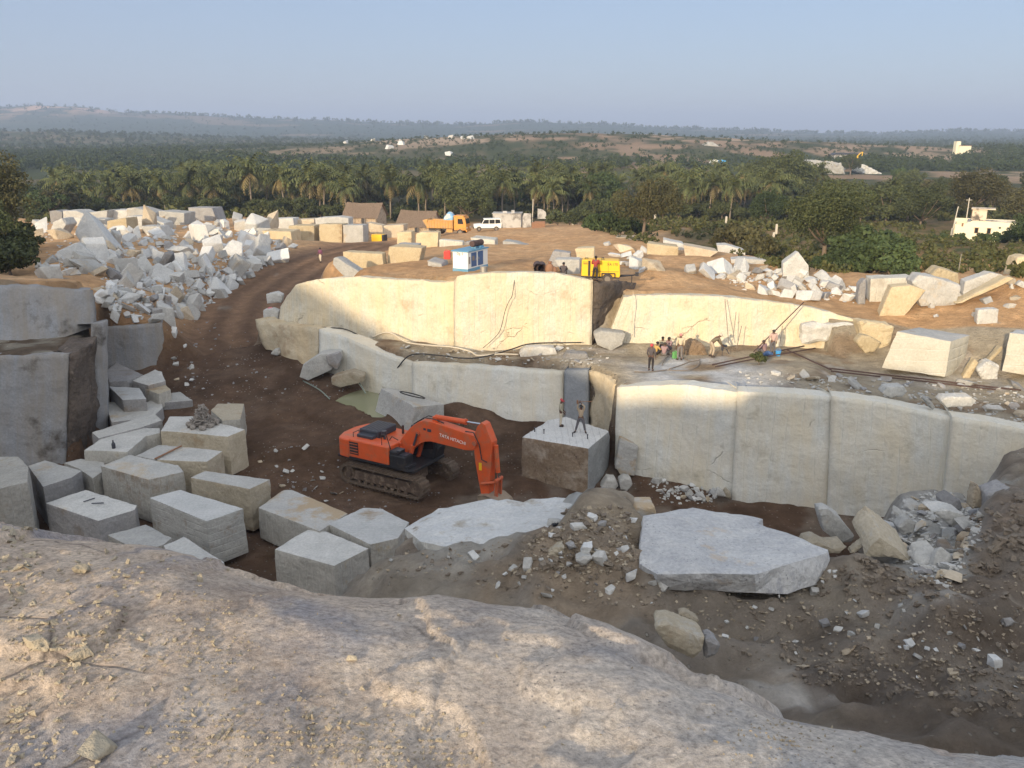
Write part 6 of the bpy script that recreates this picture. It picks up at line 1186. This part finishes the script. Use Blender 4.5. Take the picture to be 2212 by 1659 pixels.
# small things on the cut blocks
def ring(): 
    bm = MB(); c = at(890, 857, 50.8); P = []
    ax = (at(846, 837, 54)-at(823, 838, 52.5)).normalized(); a1 = (at(960, 873, 51)-at(846, 837, 54)).normalized(); n = ax.cross(a1).normalized(); n = n if n.z > 0 else -n; a2 = n.cross(a1)
    for i in range(49): t = 2*math.pi*i/24; P.append(c+a1*.92*math.cos(t)+a2*.62*math.sin(t)+n*(.10+.0007*i))
    tag(link('cable_ring', bm_mesh(bm.path(P, .03, 6).bm, 'cable_ring', True), M['hose_b']), 'coiled ring of dark cable lying on the sloping pale block', 'cable')
ring()
def scrap():
    rs = random.Random(9); c = onz(440, 920, -16.45); m = MB()
    for i in range(120):
        t = rs.random(); r = .95*(1-t)*math.sqrt(rs.random()); a = rs.uniform(0, 6.28); p = Vector((r*math.cos(a), r*math.sin(a)*.8, .06+t*1.15)); q = Euler((rs.gauss(0, .6), rs.gauss(0, .6), rs.uniform(0, 6))).to_matrix()
        m.box(p, (rs.uniform(.25, .7), .07, .05), q)
    for i in range(30): r = rs.uniform(.2, .9); a = rs.uniform(0, 6.28); m.ball((r*math.cos(a), r*math.sin(a), .12), (.35, .3, .3), seg=6)
    o = m.build('scrap_heap', M['grey_wood'], None, False, c); tag(o, 'heap of grey scrap wood and wire on the big block', 'scrap heap')
scrap()
simple('bottle', 'small dark bottle standing on the flat block at the left', 'bottle', lambda m: (m.tube((0, 0, 0), (0, 0, .26), .1, n=12), m.tube((0, 0, .26), (0, 0, .36), .1, .04, n=12), m.tube((0, 0, .36), (0, 0, .46), .04, n=8)), onz(246, 968, -16.68), 0, 'hood')
for (u, v, a, lb) in [(193, 1081, .9, 'short drill rod lying tilted on the lower left block'), (211, 1088, .1, 'short drill rod lying level on the lower left block')]: simple('drill_rod', lb, 'rod', lambda m: m.tube((-.28, 0, .03), (.28, 0, .03), .028, n=6), onz(u, v, -17.36), a, 'hood')
for i, (u, v) in enumerate([(1155, 932), (1175, 936), (1237, 943), (1269, 947)]): simple('steel_wedge', 'steel wedge standing in a drill hole of the hammer block', 'wedge', lambda m: m.tube((0, 0, -.05), (0, 0, .22), .03, n=8).tube((0, 0, .2), (0, 0, .24), .05, n=8), onz(u, v, -16.42), 0, 'hood', 'wedges along the hammer block')
o = MB().prism([(-.05, 0), (.05, 0), (.03, .06), (-.03, .06)], 'x', -2.0, 2.0).build('wooden_bar', M['wood']); _a, _b = onz(335, 992, -16.88), onz(392, 964, -16.88); o.location = (_a+_b)/2; o.rotation_euler = (0, 0, math.atan2(_b.y-_a.y, _b.x-_a.x)); o.scale = ((_b-_a).length/4, 1, 1); tag(o, 'brown bar lying along the gap of the split block pair', 'bar')
# pond
def pond():
    bm = bmesh.new(); P = [Vector((x, y)) for x, y in POND_P]; c = sum(P, Vector((0, 0)))/len(P); bm.faces.new([bm.verts.new(((c+(q-c)*1.12).x, (c+(q-c)*1.12).y, POND_Z-.02)) for q in P]); m, nt, b = new_mat('milky_green_water'); b.inputs['Base Color'].default_value = (.26, .265, .165, 1); b.inputs['Roughness'].default_value = .06; b.inputs['Specular IOR Level'].default_value = .4
    tag(link('water', bm_mesh(bm, 'water'), m), 'milky green pond at the foot of the lower face', 'pond', kind='structure')
pond()
# dirt heap and a green weed on the bench
front_block([(1466,770),(1476,752),(1500,737),(1520,745),(1532,764),(1530,775),(1500,778)], 54.2, 1.6, 'brown heap of soil behind the man in cream', 'dirt', None, name='soil_heap', cat='soil heap', amp=.2) if 'dirt' in M else None
plant('weed', BU[0], ('leaf', 'bark'), gp(1640, 783, 50.8), .27, 0, 'green weed growing on the bench in front of the workers', 'weed')
plant('dry_twigs', BU[1], ('hood', 'bark'), at(1200, 1150, 24.6), .13, 0, 'dark dry twigs on the white rock ledge of the near bench', 'weed')
# far away
FQ = 'far quarry'
front_block([(1744,349),(1757,346),(1800,350),(1829,354),(1826,378),(1790,379),(1752,374)], 425, 14, 'far white quarry face with a dark tree in front', 'granite', None, 'rock_heap', 'rock heap', amp=1.0)
front_block([(1851,357),(1866,355),(1890,366),(1909,372),(1905,380),(1870,378),(1850,370)], 430, 12, 'smaller far white quarry face right of the dark tree', 'granite', None, 'rock_heap', 'rock heap', amp=.9)
front_block([(1512,320),(1525,312),(1537,306),(1549,312),(1560,322),(1540,326)], 620, 14, 'far white spoil heap on the middle hill', 'granite', None, 'rock_heap', 'rock heap', amp=1.2)
tree(1838, 365, 412, 1.25, 2, 'leaf', 'dark tree in front of the far white quarry face')
def at_ground(u, v, Y): return gp(u, v, Y)
E_ = empty('tarp_shelter', Vector((*at(1550, 352, 470).xy, at(1550, 352, 470).z)), 0, 'far shelter roofed with white and blue tarpaulin', 'shelter')
MB().prism([(-6, 0), (-5, 1.6), (-2, 2.2), (0, 1.6), (0, 0)], 'y', -2, 2).build('white_tarp', M['white'], E_); MB().prism([(.2, 0), (.6, 1.8), (3, 2.1), (6, 1.5), (6, 0)], 'y', -2, 2).build('blue_tarp', M['bluep'], E_)
E_.scale = (.7, .7, .8)
E_ = empty('far_shed', at(1824, 344, 520), 0, 'far low shed with a red panel beyond the far quarry', 'shed'); MB().box((-3, 0, 1.2), (8, 5, 3)).build('wall', M['lime'], E_); MB().box((1, -2.6, 1), (4, .2, 2)).build('door', M['red'], E_); MB().prism([(-8, 2.7), (-6.5, 3.6), (6, 3.6), (7.5, 2.7)], 'y', -3, 3).build('roof', M['hood'], E_)
E_ = empty('far_excavator', at(1846, 345, 500), 0, 'far yellow excavator with raised boom beside the far shed', 'excavator'); MB().box((0, 0, 1.8), (5, 3, 1.8), bev=.2).build('body', M['yellow'], E_); MB().box((0, 0, .5), (5, 3.4, 1)).build('track', M['black'], E_); MB().path([(1.5, 0, 2.2), (4.5, 0, 5.5), (6.5, 0, 6.5)], .35, 6).path([(6.5, 0, 6.5), (6.0, 0, 3.2)], .3, 6).build('boom', M['yellow'], E_)
E_.scale = (.65, .65, .65)
E_ = empty('far_house', at(2079, 331, 620), 0, 'far yellowish house among the trees on the plain', 'house'); MB().box((0, 0, 2), (8, 6, 6)).box((-4.5, 0, 3.5), (3, 4, 9)).build('wall', M['housew'], E_); MB().box((0, 0, 5.1), (8.6, 6.6, .3)).build('roof', M['wood'], E_)
for u, v, Y, lb in [(865,306,700,'far'), (923,300,800,'far'), (973,305,720,'far'), (1000,309,700,'far'), (1018,310,690,'far'), (748,304,760,'far'), (805,298,790,'far'), (972,332,560,'far'), (868,320,640,'far'), (840,325,610,'far')]:
    p = gp(u, v, Y); o = bpy.data.objects.new('far_boulder', RB[(u*7) % 14]); COL.objects.link(o); o.location = p+Vector((0, 0, .7)); o.scale = (5, 4, 4.5); o.rotation_euler = (.2, .1, u*.3); tag(o, 'pale boulder on the scrubby middle hill', 'boulder', 'boulders on the middle hill')
# ------------------------------------------------------------ people
M['skin'] = plain('brown_skin', (.12, .062, .04), .6, var=.1)
M['hair'] = plain('black_hair', (.012, .01, .01), .7)
def cloth(n, c): M[n] = plain(n, c, .9, var=.12, sc=6)
for n, c in [('shirt_red', (.30, .045, .042)), ('shirt_cream', (.55, .47, .33)), ('shirt_dark', (.085, .072, .075)), ('shirt_olive', (.15, .125, .085)), ('shirt_pink', (.48, .34, .30)), ('shirt_mauve', (.30, .20, .205)), ('shirt_yellow', (.5, .34, .12)), ('shirt_white', (.6, .6, .42)), ('shirt_khaki', (.36, .33, .25)), ('shirt_tan', (.42, .33, .23)), ('shirt_purple', (.16, .06, .11)), ('trouser_dark', (.03, .026, .028)), ('trouser_grey', (.11, .105, .115)), ('trouser_cream', (.52, .46, .36)), ('trouser_tan', (.38, .31, .23)), ('trouser_mid', (.17, .155, .15)), ('cap_red', (.5, .07, .08)), ('cap_pink', (.52, .24, .22)), ('cap_white', (.5, .45, .38)), ('cap_dark', (.05, .045, .04)), ('shoe', (.05, .04, .035))]: cloth(n, c)
def skin_mesh(name, V, E, Rd, lv=1):
    me = bpy.data.meshes.new('tmp'); me.from_pydata(V, E, []); o = bpy.data.objects.new('tmp', me); COL.objects.link(o)
    o.modifiers.new('s', 'SKIN').use_smooth_shade = True
    sv = me.skin_vertices[0].data
    for i, r in enumerate(Rd): sv[i].radius = (r, r) if not isinstance(r, tuple) else r; sv[i].use_root = (i == 0)
    o.modifiers.new('u', 'SUBSURF').levels = lv
    dg = bpy.context.evaluated_depsgraph_get(); out = bpy.data.meshes.new_from_object(o.evaluated_get(dg)); out.name = name
    bpy.data.objects.remove(o); bpy.data.meshes.remove(me)
    out.polygons.foreach_set('use_smooth', [True]*len(out.polygons)); return out
REST = {'pelvis': (0, 0, .92), 'waist': (0, 0, 1.07), 'chest': (0, 0, 1.27), 'neck': (0, 0, 1.44), 'head': (0, .02, 1.55), 'top': (0, .015, 1.62), 'nose': (0, .115, 1.55)}
for s, n in ((-1, 'L'), (1, 'R')): REST.update({'sh'+n: (s*.185, 0, 1.385), 'el'+n: (s*.235, -.02, 1.11), 'wr'+n: (s*.25, .05, .87), 'hip'+n: (s*.095, 0, .88), 'kn'+n: (s*.105, .02, .48), 'an'+n: (s*.11, -.02, .08), 'to'+n: (s*.125, .15, .035)})
def person(loc, rz, label, shirt, trouser, cap=None, pose=None, sleeves=True, sc=1.0, beard=False, group=None):
    J = {k: Vector(v) for k, v in REST.items()}
    for k, v in (pose or {}).items(): J[k] = Vector(v)
    E = empty('person', loc, rz, label, 'person', group); E.scale = (sc,)*3
    names = ['pelvis', 'waist', 'chest', 'neck', 'head', 'top', 'nose']; V = [J[n] for n in names]; Rd = [.115, .105, .125, .05, .088, .06, .02]; Ed = [(0, 1), (1, 2), (2, 3), (3, 4), (4, 5), (4, 6)]
    def add(p, r, par): V.append(Vector(p)); Rd.append(r); Ed.append((par, len(V)-1)); return len(V)-1
    for s, n in ((-1, 'L'), (1, 'R')):
        a = add(J['sh'+n], .058, 2); a = add(J['el'+n], .042, a); a = add(J['wr'+n], .028, a)
        d = (J['wr'+n]-J['el'+n]).normalized(); sd = d.cross(Vector((0, 1, .2))).normalized(); up = sd.cross(d).normalized(); pm = J['wr'+n]+d*.07; a = add(pm, .03, a)
        for f, (o_, ln) in enumerate(((-.03, .07), (-.01, .085), (.01, .08), (.03, .062))):
            b = add(pm+d*.035+up*o_, .0095, a); b = add(pm+d*(.035+ln*.5)+up*o_*1.15+sd*.008, .009, b); add(pm+d*(.035+ln)+up*o_*1.2+sd*.022, .008, b)
        b = add(J['wr'+n]+d*.05+sd*.015+up*-.045, .011, a); add(J['wr'+n]+d*.09+sd*.025+up*-.06, .009, b)
        h = add(J['hip'+n], .09, 0); k = add(J['kn'+n], .058, h); an = add(J['an'+n], .04, k); add(J['to'+n], .036, an)
    for s in (-1, 1): add(J['head']+Vector((s*.085, -.005, 0)), .016, 4)
    ob = bpy.data.objects.new('body', skin_mesh('body', V, Ed, Rd)); COL.objects.link(ob); ob.data.materials.append(M['skin']); ob.parent = E
    # clothing follows the body
    V = [J['pelvis'].lerp(J['waist'], -.1), J['waist'], J['chest'], J['neck'].lerp(J['chest'], .35)]; Ed = [(0, 1), (1, 2), (2, 3)]; Rd = [.145, .132, .152, .075]
    for n in 'LR':
        V += [J['sh'+n], J['el'+n]]; Rd += [.075, .058]; k = len(V)-2; Ed += [(2, k), (k, k+1)]
        if sleeves: V.append(J['el'+n].lerp(J['wr'+n], .85)); Rd.append(.043); Ed.append((k+1, k+2))
    o = bpy.data.objects.new('shirt', skin_mesh('shirt', V, Ed, Rd)); COL.objects.link(o); o.data.materials.append(M[shirt]); o.parent = E
    V = [J['pelvis'], J['pelvis'].lerp(J['waist'], .45)]; Ed = [(0, 1)]; Rd = [.136, .124]
    for n in 'LR':
        V += [J['hip'+n], J['kn'+n], J['kn'+n].lerp(J['an'+n], .9)]; Rd += [.112, .078, .062]; k = len(V)-3; Ed += [(0, k), (k, k+1), (k+1, k+2)]
    o = bpy.data.objects.new('trousers', skin_mesh('trousers', V, Ed, Rd)); COL.objects.link(o); o.data.materials.append(M[trouser]); o.parent = E
    hd, tp, ns = J['head'], J['top'], J['nose']; up = (tp-hd).normalized(); fw = (ns-hd).normalized(); rt = fw.cross(up).normalized(); q = Matrix((rt, fw, up)).transposed()
    m = MB(); m.ball(hd+up*.045-fw*.015, (.205, .235, .19), q)
    if cap and cap != 'wrap': m.ball(hd+up*.055+fw*.10, (.17, .16, .03), q)
    m.build('cap' if cap else 'hair', M[cap or 'hair'], E, True)
    for s in (-1, 1): MB().ball(hd+fw*.082+rt*s*.034+up*.012, (.022, .014, .014), q, 8).build('eye', M['hair'], E)
    MB().ball(hd+fw*.08-up*.052, (.05, .018, .014), q, 8).build('mouth', M['shirt_red'], E)
    for n in 'LR': MB().path([J['an'+n]+Vector((0, -.05, -.035)), J['an'+n].lerp(J['to'+n], .5)+Vector((0, 0, -.01)), J['to'+n]+(J['to'+n]-J['an'+n])*.12], [.045, .052, .038]).build('shoe', M['shoe'], E, True)
    return E
def face(deg): return R(deg)
# 0 = facing away from us, 90 = facing left, 180 = towards us, -90 = facing right
person(gp(1405, 811, 50), face(-25), 'worker in dark grey shirt and red cap standing at the bench rim', 'shirt_dark', 'trouser_dark', 'cap_red', {'elL': (-.24, -.06, 1.12), 'wrL': (-.2, .06, .9)})
person(gp(1468, 777, 52.8), face(8), 'worker in cream shirt and pink cap with his back turned', 'shirt_cream', 'trouser_mid', 'cap_pink', {'knL': (-.12, .03, .48), 'anL': (-.13, -.02, .08), 'toL': (-.15, .13, .035)}, sc=1.03)
bend = {'pelvis': (0, -.12, .88), 'waist': (0, .0, 1.0), 'chest': (0, .18, 1.14), 'neck': (0, .34, 1.25), 'head': (0, .45, 1.3), 'top': (0, .5, 1.36), 'nose': (0, .53, 1.24), 'shL': (-.18, .28, 1.17), 'shR': (.18, .28, 1.17), 'elL': (-.22, .42, .9), 'elR': (.2, .42, .9), 'wrL': (-.1, .58, .68), 'wrR': (.1, .58, .68), 'hipL': (-.1, -.12, .85), 'hipR': (.1, -.12, .85), 'knL': (-.13, -.02, .47), 'knR': (.13, .02, .47), 'anL': (-.15, -.12, .08), 'anR': (.16, -.1, .08), 'toL': (-.17, .05, .035), 'toR': (.2, .06, .035)}
_p = gp(1539, 771, 53.6); person(_p, face(-78), 'worker in olive jacket bending over a rock drill', 'shirt_olive', 'trouser_tan', 'cap_white', bend, sc=1.05)
def jack(m): m.tube((0, 0, .0), (0, 0, .45), .018, n=8); m.tube((0, 0, .38), (0, 0, .78), .07, n=12); m.tube((-.2, 0, .72), (.2, 0, .72), .02, n=8); m.ball((.0, .2, .66), (.22, .3, .2)); m.path([(0, .05, .5), (0, .3, .45), (.05, .5, .1)], .025, 6)
simple('rock_drill', 'dark rock drill held down by the bending worker', 'rock drill', jack, _p+Vector((.64, .12, 0)), R(-70), 'hood')
person(gp(1668, 763, 53.2), face(10), 'worker in pale pink shirt and dark hat facing the rock face', 'shirt_pink', 'trouser_grey', 'cap_dark', {'elL': (-.25, .05, 1.12), 'wrL': (-.2, .2, 1.0)}, sc=1.0)
sit = {'pelvis': (0, 0, .16), 'waist': (0, .02, .32), 'chest': (0, .06, .52), 'neck': (0, .1, .68), 'head': (0, .14, .79), 'top': (0, .14, .86), 'nose': (0, .235, .78), 'shL': (-.18, .06, .63), 'shR': (.18, .06, .63), 'elL': (-.26, .2, .42), 'elR': (.26, .2, .42), 'wrL': (-.16, .4, .46), 'wrR': (.16, .4, .46), 'hipL': (-.1, .02, .15), 'hipR': (.1, .02, .15), 'knL': (-.17, .38, .45), 'knR': (.17, .38, .45), 'anL': (-.15, .42, .07), 'anR': (.15, .42, .07), 'toL': (-.16, .58, .035), 'toR': (.16, .58, .035)}
for u, v, Y, a, sh, tr, cp, lb in [(1434, 766, 54, -30, 'shirt_mauve', 'trouser_mid', 'cap_dark', 'seated worker in mauve shirt with his back to us'), (1416, 762, 54.5, -70, 'shirt_yellow', 'trouser_dark', None, 'seated worker in yellow shirt at the left of the sitting group'), (1447, 759, 55.2, 120, 'shirt_mauve', 'trouser_grey', None, 'seated worker at the right of the sitting group, face turned to the others'), (1430, 755, 55.6, 180, 'shirt_khaki', 'trouser_dark', None, 'seated worker at the back of the sitting group'), (1652, 760, 54, 40, 'shirt_mauve', 'trouser_grey', 'cap_dark', 'crouching worker beside the man in pale pink shirt'), (1217, 586, 60, -10, 'shirt_dark', 'trouser_grey', None, 'seated man in dark grey clothes behind the man in white')]:
    person(gp(u, v, Y), face(a), lb, sh, tr, cp, sit)
lean = dict(sit); lean.update({'elL': (-.34, -.05, .38), 'wrL': (-.4, -.1, .12), 'knR': (.2, .42, .4), 'anR': (.24, .62, .0), 'toR': (.26, .78, -.03), 'knL': (-.1, .4, .42), 'anL': (-.08, .6, .05), 'toL': (-.08, .75, .0)})
_p = gp(1204, 588, 58.2); person(_p, face(-140), 'man in whitish shirt and dark head cloth sitting on the plateau rim', 'shirt_white', 'trouser_cream', 'cap_dark', lean, sc=1.05)
arms = {'elL': (-.27, .05, 1.15), 'elR': (.27, .05, 1.15), 'wrL': (-.02, .2, 1.13), 'wrR': (.04, .22, 1.17), 'knL': (-.14, .05, .49), 'anL': (-.2, .02, .08), 'toL': (-.26, .18, .035)}
person(gp(1286, 598, 59.2), face(-15), 'man in red shirt and black trousers leaning on the yellow compressor', 'shirt_red', 'trouser_dark', None, arms, sc=1.04)
person(ong(693, 567), face(160), 'man in purple shirt and pale trousers walking on the haul road', 'shirt_purple', 'trouser_cream', None, {'knL': (-.1, .14, .5), 'anL': (-.11, .16, .1), 'toL': (-.12, .32, .05), 'anR': (.11, -.2, .1), 'toR': (.12, -.04, .04), 'wrR': (.24, .22, .92)}, sc=1.0)
ZT = -16.40
person(onz(1211, 921, ZT), face(-95), 'worker in khaki shirt and pink head cloth looking down at the hammer block', 'shirt_khaki', 'trouser_cream', 'cap_red', {'head': (0, .06, 1.54), 'top': (0, .06, 1.61), 'nose': (0, .145, 1.5), 'wrL': (-.2, .16, .9), 'wrR': (.2, .16, .9)}, sc=1.0)
_p = onz(1254, 934, ZT)
wide = {'hipL': (-.1, 0, .86), 'hipR': (.1, 0, .86), 'knL': (-.2, .03, .47), 'knR': (.2, .03, .47), 'anL': (-.27, 0, .08), 'anR': (.29, 0, .08), 'toL': (-.34, .14, .035), 'toR': (.36, .14, .035), 'elL': (-.2, .12, 1.62), 'elR': (.2, .1, 1.6), 'wrL': (-.02, .14, 1.82), 'wrR': (.1, .12, 1.84), 'shL': (-.17, .02, 1.42), 'shR': (.17, .02, 1.42)}
person(_p, face(170), 'worker in tan shirt swinging a sledge hammer over his head', 'shirt_tan', 'trouser_grey', 'cap_dark', wide, sc=.98)
def sledge(m): m.tube((-.18, 0, 0), (.62, 0, .02), .018, n=8); m.box((-.2, 0, 0), (.1, .1, .22), bev=.015)
simple('sledge_hammer', 'sledge hammer with wooden handle raised by the man on the block', 'hammer', sledge, _p+Vector((-.02, -.13, 1.86)), 0, 'wood')
# ------------------------------------------------------------ haze
def build_haze():
    m = bpy.data.materials.new('haze'); m.use_nodes = True; nt = m.node_tree; nt.nodes.clear()
    o = nd(nt, 'OutputMaterial'); p = nd(nt, 'VolumePrincipled', {'Color': (.50, .62, .86, 1), 'Density': 2.6e-4, 'Anisotropy': .0})
    nt.links.new(p.outputs[0], o.inputs['Volume'])
    bm = MB(); bm.box((0, 4400, 60), (16000, 9400, 200))
    h = bm.build('haze', m); h['kind'] = 'stuff'; tag(h, 'thin bluish haze over the whole plain', 'haze')
build_haze()
